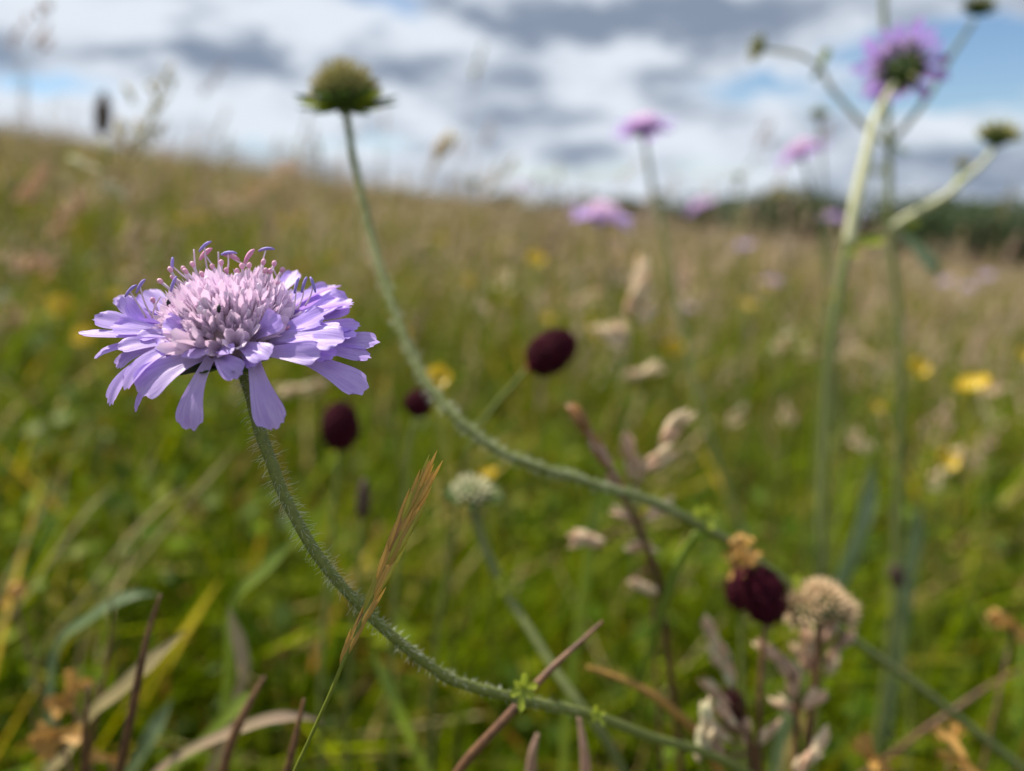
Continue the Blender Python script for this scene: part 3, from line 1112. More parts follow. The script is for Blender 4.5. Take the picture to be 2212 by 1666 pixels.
    SY = [((730, 440), (640, 365)), ((760, 400), (705, 290)), ((800, 390), (725, 340)), ((830, 370), (790, 285)), ((860, 360), (805, 300)), ((890, 340), (850, 255)),
          ((990, 330), (978, 270)), ((1035, 310), (1035, 245)), ((1080, 330), (1070, 295)), ((1180, 320), (1170, 268)), ((1215, 320), (1218, 262)), ((1290, 320), (1310, 240)),
          ((1310, 330), (1322, 295)), ((1340, 360), (1380, 250)), ((1335, 370), (1352, 300)), ((1400, 340), (1432, 290)), ((1150, 340), (1140, 300)), ((930, 380), (910, 320)),
          ((1380, 440), (1400, 380)), ((1250, 420), (1262, 350)), ((1000, 430), (990, 390)), ((860, 460), (840, 400)), ((1320, 480), (1345, 420)), ((620, 560), (590, 490)),
          ((1450, 640), (1490, 600)), ((660, 690), (645, 665)), ((1120, 420), (1130, 360))]
    for i, (b, e) in enumerate(SY):
        dz = rnd.uniform(-2, 3)
        p0, p2 = zp(b[0], b[1], dz - 0.4), zp(e[0], e[1], dz + 0.3)
        p0 = p0 + (p0 - p2).normalized() * 0.0012
        sy = t.part('style', tube([p0, p0.lerp(p2, 0.6), p2], [0.0002, 0.00019, 0.00021], 6), 'filament')
        d = (p2 - p0).normalized()
        t.part('stigma', tube([p2 - d * 0.0003, p2, p2 + d * 0.0003, p2 + d * 0.00052], [0.0002, 0.00034, 0.00034, 0.00010], 7), 'stigma', sy)
    # small leaves at the joints low on the stem
    for (px, py, d), s, k in (((1130, 1490, .1215), 0.0036, 6), ((1288, 1546, .1325), 0.0024, 5)):
        q = at(px, py, d)
        for j in range(k):
            a = j * 2 * math.pi / k + 0.4
            o = (RT * math.cos(a) + UP * math.sin(a) * 0.9 - FWD * 0.35).normalized()
            t.part('stem_leaf', petal(q - o * 0.0006, q + o * s * 0.5 + UP * 0.0006, q + o * s * (0.8 + 0.3 * math.sin(j * 2)), s * 0.36, -FWD + UP * 0.3, 5, 5, 0.1, 0.15, 0.7, 0, j, peak=0.4),
                   'bract_yellow')
    # two tiny beetles among the florets
    for k, (zx, zy, dz) in enumerate(((1018, 540, 12.0), (690, 500, 6.0))):
        c = zp(zx, zy, dz)
        b = Thing('beetle', ('tiny black beetle sitting in the middle of the lavender scabious', 'tiny black beetle at the left edge of the pale florets')[k], 'insect', c)
        mb = MB()
        tube([c - UP * 0.0006, c - UP * 0.0004, c, c + UP * 0.0003, c + UP * 0.00035, c + UP * 0.0006], [0.00005, 0.00022, 0.00027, 0.0002, 0.00016, 0.00004], 8, mb)
        b.part('body', mb, 'insect')
        for s in (-1, 1):
            for j in range(3):
                q = c + UP * (0.00025 - j * 0.0003)
                b.part('leg', tube([q, q + RT * s * 0.0003 - FWD * 0.00005, q + RT * s * 0.0005 + FWD * 0.0003], 0.000035, 4), 'insect')


build_hero()

# ------------------------------------------------------------------ other scabious plants
PETALS = []
for i in range(5):
    r_ = random.Random(90 + i)
    PETALS.append(petal((0, 0, 0), (0.5, 0, r_.uniform(0.05, 0.2)), (1, 0, r_.uniform(-0.25, 0.1)), r_.uniform(0.24, 0.34), (0, 0, 1), 7, 5, 0.12, 0.7, 0.25, 0.07, 90 + i)
                  .mesh('petal', 'petal', uv=True))
BRACT = petal((0, 0, 0), (0.5, 0, -0.03), (1, 0, 0.12), 0.30, (0, 0, 1), 5, 5, 0.12, 0.1, 0.7, 0, 1, peak=0.4).mesh('bract', 'bract', uv=True)
BRACT_Y = petal((0, 0, 0), (0.5, 0, -0.03), (1, 0, 0.18), 0.36, (0, 0, 1), 5, 5, 0.12, 0.1, 0.7, 0, 1, peak=0.4).mesh('bract', 'bract_yellow', uv=True)
SPIKE = {}
for nm_, mt_ in (('calyx', 'calyx'), ('calyx_pale', 'calyx_pale'), ('bristle', 'bristle'), ('fluff', 'fluff')):
    SPIKE[nm_] = lathe([(0.10, 0), (0.16, 0.35), (0.15, 0.7), (0.02, 1.0)], 6, wob=0.1, seed=4).mesh('fruit', mt_)


def axes(A):
    A = Vector(A).normalized()
    X = (RT - A * RT.dot(A))
    X = X.normalized() if X.length > 0.05 else A.orthogonal().normalized()
    return A, X, A.cross(X)


def bowl(t, C, A, r, mat, name='receptacle', depth=0.75):
    prof = [(0.12 * r, -depth * r), (0.6 * r, -0.5 * depth * r), (r, 0.0), (0.85 * r, 0.35 * r), (0.3 * r, 0.6 * r), (0.05 * r, 0.62 * r)]
    M = frame_matrix(C, A)
    m = lathe(prof, 14, wob=0.03)
    m.v = [tuple(M @ Vector(v)) for v in m.v]
    return t.part(name, m, mat)


def open_head(t, C, A, Rr, seed, npet=24, droop=0.0, nflo=46, lift=0.25):
    """an open scabious head: bracts, ray petals and a dome of florets"""
    rnd = random.Random(seed)
    A, X, Y = axes(A)
    bowl(t, C, A, Rr * 0.26, 'bract')
    for i in range(9):
        a = i * 2 * math.pi / 9
        o = X * math.cos(a) + Y * math.sin(a)
        t.inst('bract', BRACT, frame_matrix(C + o * Rr * 0.1 - A * Rr * 0.06, A, Rr * 0.5, 0, o + A * 0.05))
    for i in range(npet):
        a = i * 2 * math.pi / npet + rnd.uniform(-0.1, 0.1)
        o = X * math.cos(a) + Y * math.sin(a)
        e = rnd.uniform(-0.15, 0.35) * (lift / 0.25) - droop
        d = (o + A * e).normalized()
        L = Rr * rnd.uniform(0.7, 0.95)
        z = (A - d * A.dot(d)).normalized()
        M = frame_matrix(C + o * Rr * 0.14 + A * Rr * 0.04, z, (L, L * rnd.uniform(0.8, 1.2), L), 0, d)
        t.inst('petal', rnd.choice(PETALS), M)
    for i in range(nflo):
        u = (i + 0.5) / nflo
        pol = math.acos(1 - u)
        a = i * 2.399963
        o = X * math.cos(a) + Y * math.sin(a)
        d = (o * math.sin(pol) + A * (0.35 + math.cos(pol))).normalized()
        L = Rr * rnd.uniform(0.24, 0.3)
        p = C + (o * math.sin(pol) * 0.3 + A * math.cos(pol) * 0.22) * Rr
        t.inst('floret', rnd.choice(FLORETS), frame_matrix(p, d, (L * 0.95, L * 0.95, L), rnd.uniform(0, 6)))


def bud_head(t, C, A, r, seed, n=34, mat='calyx', nb=9, bl=1.7, by=False, flat=0.8, spike=0.75, bup=0.25):
    """a closed or finished head: bracts under a dome packed with pointed calyces"""
    rnd = random.Random(seed)
    A, X, Y = axes(A)
    bowl(t, C, A, r * 0.82, 'bract', depth=0.55)
    for i in range(nb):
        a = i * 2 * math.pi / nb + rnd.uniform(-0.1, 0.1)
        o = X * math.cos(a) + Y * math.sin(a)
        t.inst('bract', BRACT_Y if by and i % 5 == 2 else BRACT, frame_matrix(C + o * r * 0.35 - A * r * 0.18, A - o * bup, r * bl * rnd.uniform(0.6, 0.8), 0, o + A * bup))
    for i in range(n):
        u = (i + 0.5) / n
        pol = math.acos(1 - u * 0.98)
        a = i * 2.399963
        o = X * math.cos(a) + Y * math.sin(a)
        d = (o * math.sin(pol) + A * (math.cos(pol) * 1.0 + 0.15)).normalized()
        L = r * spike * rnd.uniform(0.85, 1.15)
        p = C + (o * math.sin(pol) * 0.62 + A * math.cos(pol) * 0.62 * flat) * r
        t.inst('fruit', SPIKE[mat], frame_matrix(p, d, (L * 0.9, L * 0.9, L), rnd.uniform(0, 6)))


def stem_to_ground(P, dx=0.02, dy=0.03):
    """picture-plan points with distances, continued down to the soil"""
    path = [at(*p) for p in P]
    e = path[-1]
    v = (path[-1] - path[-2]).normalized()
    v.z = min(v.z, -0.3)
    h = max(0.02, e.z - gzf(e.x, e.y))
    q = e + v * min(0.05, h * 0.3)
    b = Vector((q.x + v.x * 0.03 + dx * 0.4, q.y + v.y * 0.03 + dy * 0.4, 0))
    b.z = gzf(b.x, b.y)
    m = q.lerp(b, 0.5) + Vector((v.x, v.y, 0)) * 0.012
    path += [q, m, b - Vector((0, 0, 0.004))]
    return [Vector(p) for p in spline(path, 6)], b


def seedhead_plant():
    P = [(747, 236, .190), (757, 300, .188), (772, 380, .185), (802, 510, .180), (845, 650, .172), (895, 780, .165), (960, 875, .160), (1050, 955, .157),
         (1150, 1005, .157), (1260, 1040, .160), (1400, 1080, .166), (1500, 1130, .173), (1580, 1172, .180), (1700, 1262, .192), (1840, 1378, .204),
         (2000, 1495, .212), (2120, 1590, .216), (2240, 1690, .22), (2420, 1900, .23)]
    path, b = stem_to_ground(P, 0.03, 0.03)
    t = Thing('scabious_seed_head', 'rounded green scabious seed head on a long arching grey-green stem', 'seed head', b)
    path = wobble(path, 0.00010, 8)
    rr = uneven(rads(len(path), 0.00085, 0.00092, 0.00100, 0.00108, 0.0011, 0.0012, 0.0013), 5)
    st = t.part('stem', tube(path, rr, 10), 'stem_grey')
    t.part('stem_hair', hairs(path, rr, 900, 0.0020, 9, 0.0, 0.5, hr=0.00003), 'hair', st, kind='stuff')
    C = at(747, 218, .190)
    A = (at(740, 160, .189) - at(748, 236, .190)).normalized()
    bud_head(t, C, A, 0.0072, 3, n=96, mat='calyx', nb=13, bl=2.25, by=True, flat=1.0, spike=0.62, bup=-0.02)
    # dry bristles that crown the fruits
    rnd = random.Random(2)
    A, X, Y = axes(A)
    mb = MB()
    for i in range(420):
        u = rnd.random()
        pol = math.acos(1 - u * 0.9)
        a = rnd.uniform(0, 6.283)
        d = (X * math.cos(a) + Y * math.sin(a)) * math.sin(pol) + A * math.cos(pol)
        p = C + (d + A * 0.12 * math.cos(pol)) * 0.0076
        tube([p, p + (d + Vector((rnd.uniform(-.3, .3), rnd.uniform(-.3, .3), rnd.uniform(-.3, .3)))).normalized() * 0.0028], [0.00016, 0.00005], 3, mb, cap=False)
    t.part('bristles', mb, 'bristle', kind='stuff')
    # side leaf pair and the pale shoot at the joint
    q = at(1520, 1118, .174)
    for j in range(5):
        a = j * 1.257
        o = (RT * math.cos(a) + UP * math.sin(a) * 0.8 + UP * 0.3 - FWD * 0.3).normalized()
        t.part('stem_leaf', petal(q - o * 0.001, q + o * 0.002, q + o * 0.0038, 0.0018, -FWD, 5, 5, 0.1, 0.2, 0.7, 0, j, peak=0.4), 'bract_yellow')
    sh = [at(1505, 1150, .174), at(1470, 1210, .176), at(1440, 1290, .18), at(1412, 1380, .186), at(1385, 1480, .2), at(1370, 1600, .22)]
    t.part('side_shoot', tube([Vector(p) for p in spline(sh, 5)], rads(26, 0.0014, 0.0021, 0.0017, 0.0008), 8, flat=0.45), 'blade_light')


seedhead_plant()


def pale_seedhead():
    P = [(1020, 1075, .205), (1026, 1110, .205), (1050, 1190, .203), (1098, 1288, .2), (1150, 1370, .195), (1200, 1450, .19), (1250, 1520, .186), (1310, 1600, .185), (1370, 1720, .19)]
    path, b = stem_to_ground(P, 0.02, 0.02)
    t = Thing('scabious_seed_head', 'flat cream tipped scabious seed head low in the grass below the dark burnet heads', 'seed head', b)
    t.part('stem', tube(path, rads(len(path), 0.0013, 0.0012, 0.0013, 0.0014), 8), 'stem_grey')
    bud_head(t, at(1020, 1066, .205), Vector((0.02, -0.1, 1)), 0.0058, 8, n=46, mat='calyx_pale', nb=12, bl=1.7, flat=0.6, spike=0.55, bup=0.05)
    for q0, s in (((1096, 1284, .1995), 0.003), ((1090, 1260, .199), 0.003)):
        q = at(*q0)
        for j in range(4):
            o = (RT * math.cos(j * 1.6 + .3) + UP * (0.5 + 0.5 * math.sin(j * 1.6)) - FWD * 0.3).normalized()
            t.part('stem_leaf', petal(q - o * 0.001, q + o * s * 0.5, q + o * s, 0.0015, -FWD, 5, 5, 0.1, 0.2, 0.7, 0, j, peak=0.4), 'bract_yellow')


pale_seedhead()


def branched_plant():
    d = .36
    P = [(1903, -230, d), (1906, -100, d), (1910, 60, d), (1914, 200, d), (1920, 310, d), (1922, 480, d), (1936, 620, d), (1944, 800, d), (1943, 960, d + .005), (1938, 1120, d + .01)]
    path, b = stem_to_ground(P, -0.005, 0.01)
    t = Thing('branching_scabious', 'tall branching scabious with green buds on forked stems against the sky', 'plant', b)
    t.part('stem', tube(path, rads(len(path), 0.0013, 0.0015, 0.0019, 0.0021, 0.0022), 8), 'stem_grey')

    def branch(pts, r0, r1, mat='stem_grey'):
        pp = [Vector(p) for p in spline([at(*q) for q in pts], 6)]
        return t.part('branch', tube(pp, rads(len(pp), r0, r1), 8), mat)
    branch([(1920, 312, d), (1880, 285, d - .004), (1838, 240, d - .008), (1795, 190, d - .01), (1772, 148, d - .012), (1730, 120, d - .014), (1690, 112, d - .015), (1655, 108, d - .016)], 0.0014, 0.0009, 'stem_pale')
    branch([(1920, 312, d), (1965, 262, d), (2010, 200, d - .005), (2052, 125, d - .01), (2105, 45, d - .015)], 0.0014, 0.0010)
    branch([(1924, 492, d), (1980, 458, d - .006), (2040, 425, d - .012), (2082, 388, d - .016), (2120, 355, d - .018), (2148, 322, d - .02)], 0.0020, 0.0012, 'stem_pale')
    branch([(2055, 412, d - .012), (2066, 392, d - .012), (2078, 366, d - .012)], 0.0010, 0.0009, 'bract_yellow')
    bud_head(t, at(1643, 106, d - .016), cdir(-0.95, 0.3, 0.0), 0.0052, 1, n=26, bl=1.5)
    bud_head(t, at(2112, 22, d - .015), cdir(0.25, 0.95, 0.1), 0.0062, 2, n=30, bl=1.5, flat=0.6)
    bud_head(t, at(2154, 302, d - .02), cdir(0.15, 0.95, 0.2), 0.0080, 3, n=40, bl=1.6, flat=0.7, spike=0.7, bup=0.6)
    bud_head(t, at(2080, 358, d - .012), cdir(0.1, 0.95, 0.2), 0.0034, 4, n=18, mat='bristle', bl=1.3)
    open_head(t, at(1902, -250, d), cdir(0, 1, 0.2), 0.019, 5, 22)
    # paired leaves at the forks
    for (px, py, dd), o, L, W, mat in (((1772, 148, d - .012), (0.3, 0.9, .2), 0.010, 0.004, 'bract_yellow'), ((1772, 148, d - .012), (-0.5, -0.7, .2), 0.008, 0.003, 'bract'),
                                       ((1920, 312, d), (0.5, -0.6, .5), 0.012, 0.003, 'bract'), ((1924, 495, d), (0.75, 0.1, .3), 0.014, 0.005, 'bract_yellow'),
                                       ((1940, 505, d), (0.7, -0.55, -.2), 0.034, 0.011, 'blade_glaucous')):
        q = at(px, py, dd)
        v = cdir(*o)
        t.part('leaf', petal(q, q + v * L * 0.5 + UP * L * 0.1, q + v * L, W, -FWD + UP * 0.5, 6, 5, 0.1, 0.15, 0.4, 0, 3, peak=0.4), mat)


branched_plant()


def away_flower():
    d = .31
    P = [(1932, 178, d), (1918, 205, d), (1890, 262, d - .003), (1866, 360, d - .006), (1846, 450, d - .008), (1832, 530, d - .008), (1818, 600, d - .008), (1800, 720, d - .006),
         (1786, 880, d), (1776, 1060, d + .005), (1770, 1230, d + .01)]
    path, b = stem_to_ground(P, -0.003, 0.01)
    t = Thing('scabious', 'lavender scabious seen from behind on a pale thick stem beside the branching plant', 'flower', b)
    n = len(path)
    k = int(n * 0.40)
    t.part('stem', tube(path[k - 1:], rads(n - k + 1, 0.0022, 0.0022, 0.0021, 0.0022), 8), 'stem_grey')
    t.part('stem', tube(path[:k], rads(k, 0.0010, 0.0018, 0.0025, 0.0025), 8), 'stem_pale', label='pale swollen upper stem')
    A = cdir(0.2, 0.62, -0.78)
    open_head(t, at(1948, 145, d + .002), A, 0.0195, 15, 17, lift=0.35)
    bud_head(t, at(1950, 155, d - .001), -A, 0.0062, 19, n=4, bl=1.6, nb=11)
    q = at(1832, 528, d - .009)
    for v, L, W in ((cdir(0.95, 0.12, 0.2), 0.015, 0.0062), (cdir(-0.8, 0.45, 0.2), 0.006, 0.002), (cdir(0.2, -0.8, 0.4), 0.007, 0.004)):
        t.part('leaf', petal(q, q + v * L * 0.5, q + v * L, W, -FWD + UP * 0.7, 6, 5, 0.1, 0.2, 0.5, 0, 3, peak=0.45), 'bract_yellow')


away_flower()


def flower(label, head, stem, A, Rr, seed, group=None, npet=24, nflo=40, r=0.0012, mat='stem_grey', dx=0.02, dy=0.03, droop=0.0):
    path, b = stem_to_ground(stem, dx, dy)
    t = Thing('scabious', label, 'flower', b, group)
    t.part('stem', tube(path, rads(len(path), r * 0.8, r, r * 1.2), 7), mat)
    open_head(t, at(*head), A, Rr, seed, npet, droop, nflo)
    return t


tf = flower('mauve scabious tilted on a thin stem, standing alone against the clouds', (1390, 283, .46), [(1392, 300, .46), (1400, 350, .46), (1412, 420, .46), (1440, 530, .455), (1472, 690, .45), (1520, 900, .44), (1595, 1130, .44)],
            cdir(-0.12, 0.95, 0.1), 0.0205, 31, r=0.0017)
flower('mauve scabious leaning sideways next to the pale thick stem', (1733, 335, .52), [(1738, 350, .52), (1746, 385, .52), (1762, 450, .52), (1780, 560, .525), (1800, 800, .53)], cdir(-0.42, 0.88, 0.1), 0.021, 32, r=0.0015)
flower('broad mauve scabious low at the skyline below the lone tilted bloom', (1300, 474, .52), [(1302, 488, .52), (1310, 560, .52), (1330, 700, .52), (1350, 900, .52)], cdir(0.08, 0.9, 0.35), 0.024, 33, r=0.0013)
flower('faint mauve scabious just clearing the grass before the distant trees', (1515, 448, .85), [(1516, 460, .85), (1520, 520, .85), (1530, 640, .85)], cdir(-0.35, 0.9, 0.1), 0.021, 34, npet=18, nflo=24)
FARG = 'distant scabious flowers in the meadow'
for i, (px, py, dd, rr_) in enumerate(((1132, 402, 1.3, .020), (1795, 470, 1.0, .017), (1840, 478, 1.05, .017), (1601, 535, 1.1, .02), (1668, 610, .9, .016), (2045, 610, 1.4, .02),
                                       (2130, 598, 1.5, .02), (2090, 622, 1.6, .02), (1480, 668, .95, .015), (1240, 452, 1.6, .022))):
    flower('small mauve dot of a scabious flower far off in the meadow', (px, py, dd), [(px, py + 8, dd), (px + 2, py + 50, dd)], cdir(random.uniform(-.3, .3), 0.9, 0.25), rr_, 200 + i, FARG, 14, 14, 0.0012, dx=0.01, dy=0.01)


def small_bud(label, px, py, dd, r, mat='calyx', to=None):
    path, b = stem_to_ground([(px, py + 6, dd)] + (to or [(px + 4, py + 70, dd), (px + 10, py + 200, dd)]), 0.01, 0.01)
    t = Thing('scabious_bud', label, 'bud', b)
    t.part('stem', tube(path, rads(len(path), 0.0008, 0.0011), 6), 'stem_grey')
    bud_head(t, at(px, py, dd), cdir(0.05, 1, 0.1), r, int(px), n=20, mat=mat, bl=1.4, nb=7)


small_bud('small round green bud rising above the sideways leaning mauve flower', 1770, 250, .50, 0.0058)
small_bud('tiny dull bud between the tilted and the sideways leaning mauve flowers', 1598, 384, .7, 0.005, 'bristle')
small_bud('brown bud on the skyline left of the pale thick stem', 1690, 428, .7, 0.008, 'bristle')
small_bud('tiny green bud just behind the pale thick stem', 1895, 372, .6, 0.005)
small_bud('dark bud on the skyline right of the arching seed head stem', 1024, 398, .8, 0.008, 'bristle')

# ------------------------------------------------------------------ great burnet
BURN = []
for i in range(3):
    r_ = random.Random(i)
    mb_ = MB()
    for k in range(4):
        a = k * math.pi / 2 + r_.uniform(-.2, .2)
        c, s = math.cos(a), math.sin(a)
        mb_.add([(0, 0, 0.1), (0.55 * c - 0.4 * s, 0.55 * s + 0.4 * c, 0.45), (1.0 * c, 1.0 * s, 0.55 + r_.uniform(-.1, .2)), (0.55 * c + 0.4 * s, 0.55 * s - 0.4 * c, 0.45)], [(0, 1, 2), (0, 2, 3)])
    mb_.add([(0.3, 0, 0.3), (-0.15, 0.26, 0.3), (-0.15, -0.26, 0.3), (0, 0, 0.95)], [(0, 1, 3), (1, 2, 3), (2, 0, 3)])
    BURN.append(mb_.mesh('burnet_floret', 'burnet'))


def burnet(label, px, py, dd, rw, rl, A, stem, n=120, seed=0, spent=False):
    path, b = stem_to_ground(stem, 0.01, 0.02)
    t = Thing('burnet', label, 'burnet', b)
    t.part('stem', tube(path, rads(len(path), 0.0006, 0.0008, 0.0010), 6), 'culm_brown' if spent else 'stem')
    C = at(px, py, dd)
    A, X, Y = axes(A)
    M = frame_matrix(C, A)
    m = lathe([(0.12 * rw, -rl), (0.62 * rw, -0.75 * rl), (0.92 * rw, -0.2 * rl), (0.88 * rw, 0.3 * rl), (0.55 * rw, 0.78 * rl), (0.1 * rw, rl * 0.95)], 12)
    m.v = [tuple(M @ Vector(v)) for v in m.v]
    t.part('head', m, 'burnet_core')
    m = lathe([(0.0009, -rl * 1.15), (0.35 * rw, -rl * 0.95), (0.45 * rw, -rl * 0.8)], 8)
    m.v = [tuple(M @ Vector(v)) for v in m.v]
    t.part('calyx', m, 'burnet_base')
    rnd = random.Random(seed)
    s0 = math.sqrt(4 * math.pi * rw * (rw * .4 + rl * .6) / n) * 0.86
    for i in range(n):
        z = 1 - 2 * (i + 0.5) / n
        z = z * 0.97
        a = i * 2.399963
        q = math.sqrt(1 - z * z)
        o = X * math.cos(a) + Y * math.sin(a)
        p = C + o * q * rw * (1.0 - 0.1 * z) * 0.93 + A * z * rl * 0.95
        d = (o * q / rw + A * z / rl).normalized()
        t.inst('floret', rnd.choice(BURN), frame_matrix(p, d, s0 * rnd.uniform(0.85, 1.2), rnd.uniform(0, 6)))
    return t


burnet('dark crimson burnet head tilted to the right on a thin green stalk', 1190, 760, .205, 0.0051, 0.0074, cdir(0.80, 0.6, 0.1),
       [(1136, 800, .205), (1110, 830, .206), (1075, 870, .208), (1040, 920, .21), (1000, 1010, .215), (980, 1150, .22)], 130, 1)
burnet('upright dark burnet head hanging just under the lavender petals', 735, 920, .240, 0.0056, 0.0076, cdir(0.03, 1, 0.1),
       [(733, 972, .24), (728, 1020, .24), (720, 1100, .24), (712, 1220, .24)], 130, 2)
burnet('small round dark burnet head beside the arching stem', 905, 870, .215, 0.0037, 0.0037, cdir(0.2, 0.9, 0.4),
       [(898, 895, .215), (890, 930, .215), (880, 1000, .216), (872, 1100, .218)], 90, 3)
tb = burnet('large purple burnet head with an ochre withered bloom on top, over pink grasses', 1650, 1285, .178, 0.0047, 0.0067, cdir(-0.25, 0.95, 0.1),
            [(1652, 1345, .178), (1648, 1400, .178), (1642, 1500, .18), (1640, 1640, .184)], 120, 4, True)
rnd = random.Random(6)
for i in range(46):
    c = at(1603 + rnd.gauss(0, 14), 1203 + rnd.gauss(0, 17), .1765 + rnd.gauss(0, .002))
    d = Vector((rnd.gauss(0, 1), rnd.gauss(0, 1), rnd.gauss(0.5, 1))).normalized()
    tb.part('withered_bloom', petal(c, c + d * 0.0014, c + d * 0.003, 0.0013, -FWD + UP, 3, 3, 0.1, 0.3, 0.6, 0, i), 'ochre')
burnet('blackish burnet bud tucked behind the large purple burnet head', 1600, 1268, .215, 0.0036, 0.0062, cdir(0.1, 1, 0), [(1600, 1312, .215), (1602, 1400, .215), (1606, 1560, .215)], 60, 5)
burnet('narrow dark burnet spike hidden among the pale pink grasses', 1583, 1535, .19, 0.0026, 0.0054, cdir(-0.1, 1, 0), [(1586, 1580, .19), (1590, 1640, .19)], 60, 6)


def plantain(label, px, py, dd, rw, rl, A, stem):
    path, b = stem_to_ground(stem, 0.005, 0.01)
    t = Thing('plantain', label, 'plantain', b)
    t.part('stem', tube(path, rads(len(path), 0.0006, 0.0009), 6), 'stem')
    C = at(px, py, dd)
    M = frame_matrix(C, Vector(A).normalized())
    m = MB()
    lathe([(0.3 * rw, -rl), (0.9 * rw, -0.7 * rl), (rw, -0.1 * rl), (0.8 * rw, 0.5 * rl), (0.3 * rw, rl), (0.05 * rw, rl * 1.05)], 12, m, 0.12, 3)
    rnd = random.Random(2)
    for i in range(90):
        z = rnd.uniform(-.85, .9)
        a = rnd.uniform(0, 6.28)
        q = math.sqrt(max(0.05, 1 - z * z)) * rw
        p = Vector((q * math.cos(a), q * math.sin(a), z * rl))
        tube([p, p + Vector((math.cos(a), math.sin(a), 0.5)) * rw * 0.4], [rw * 0.14, rw * 0.03], 4, m, False)
    m.v = [tuple(M @ Vector(v)) for v in m.v]
    t.part('spike', m, 'plantain')


plantain('slender blackish plantain spike below the upright dark burnet head', 785, 1078, .225, 0.0020, 0.0062, cdir(0.05, 1, 0), [(783, 1120, .225), (778, 1180, .226), (770, 1290, .23)])
plantain('small dark plantain spike deep in the green grass right of the pale stem', 1937, 1245, .34, 0.0032, 0.0055, cdir(-0.15, 1, 0), [(1940, 1270, .34), (1945, 1330, .34)])
plantain('short brown plantain spike rising beside the oat-like panicle at the skyline', 222, 245, .62, 0.006, 0.018, cdir(0.05, 1, 0), [(224, 290, .62), (228, 340, .62), (235, 460, .62)])

# ------------------------------------------------------------------ grasses one can pick out
HUSK = {}
for i, mt_ in enumerate(('husk_gold', 'husk_green', 'husk_brown', 'fog_pink', 'fog_pale', 'fog_mauve', 'oat')):
    HUSK[mt_] = lathe([(0.05, 0), (0.13, 0.22), (0.15, 0.45), (0.09, 0.75), (0.008, 1.0)], 6, wob=0.12, seed=i).mesh('spikelet', mt_)


def fescue():
    P = [(911, 1052, .0985), (890, 1098, .0985), (862, 1160, .0985), (838, 1215, .0985), (812, 1275, .0985), (785, 1335, .0985), (760, 1385, .0985), (738, 1438, .0985),
         (715, 1495, .099), (690, 1550, .1), (665, 1605, .101), (630, 1680, .103), (560, 1850, .11)]
    path, b = stem_to_ground(P, -0.02, 0.03)
    t = Thing('fescue_spike', 'golden fescue seed spike crossing in front of the bristly stem, in sharp focus', 'grass spike', b)
    t.part('stalk', tube(path, rads(len(path), 0.00012, 0.00022, 0.0003, 0.00028, 0.00026, 0.00028, 0.0003), 6), 'culm')
    rnd = random.Random(12)
    fr = frames(path)
    npan = 7 * 6
    k = 0
    cycle = ['husk_gold', 'husk_gold', 'husk_green', 'husk_gold', 'husk_brown', 'husk_gold']
    for i in range(13):
        f = 3 + (npan - 4) * (i / 12.0)
        j = int(f)
        p = path[j].lerp(path[j + 1], f - j)
        tdir = -fr[j][0]
        side = 1 if i % 2 else -1
        sd = (RT * 0.92 - FWD * 0.1 + UP * 0.35)
        sd = (sd - tdir * sd.dot(tdir)).normalized()
        bigness = 0.65 + 0.55 * math.sin(math.pi * min(1, (i + 1.5) / 12))
        d = (tdir + sd * side * 0.05 * bigness + FWD * rnd.uniform(-.05, .05)).normalized()
        L = 0.0068 * bigness * rnd.uniform(0.9, 1.1)
        p = p + sd * side * 0.00028
        base = t.inst('spikelet', HUSK[cycle[i % 6]], frame_matrix(p - d * 0.0006, d, (L * 0.42, L * 0.38, L), 0, sd))
        # overlapping husks of this spikelet
        for h in range(4):
            hs = 1 if h % 2 else -1
            e = Matrix.Translation((0.07 * hs * (1 + 0.1 * h), -0.06 + 0.03 * h, 0.10 + 0.14 * h)) @ Matrix.Rotation(0.09 * hs, 4, 'Y') @ Matrix.Diagonal((0.7, 0.8, 0.72, 1))
            s_ = sub(HUSK[rnd.choice(('husk_gold', 'husk_gold', 'husk_gold', 'husk_green', cycle[i % 6]))], 'husk', base)
            s_.matrix_basis = e


fescue()


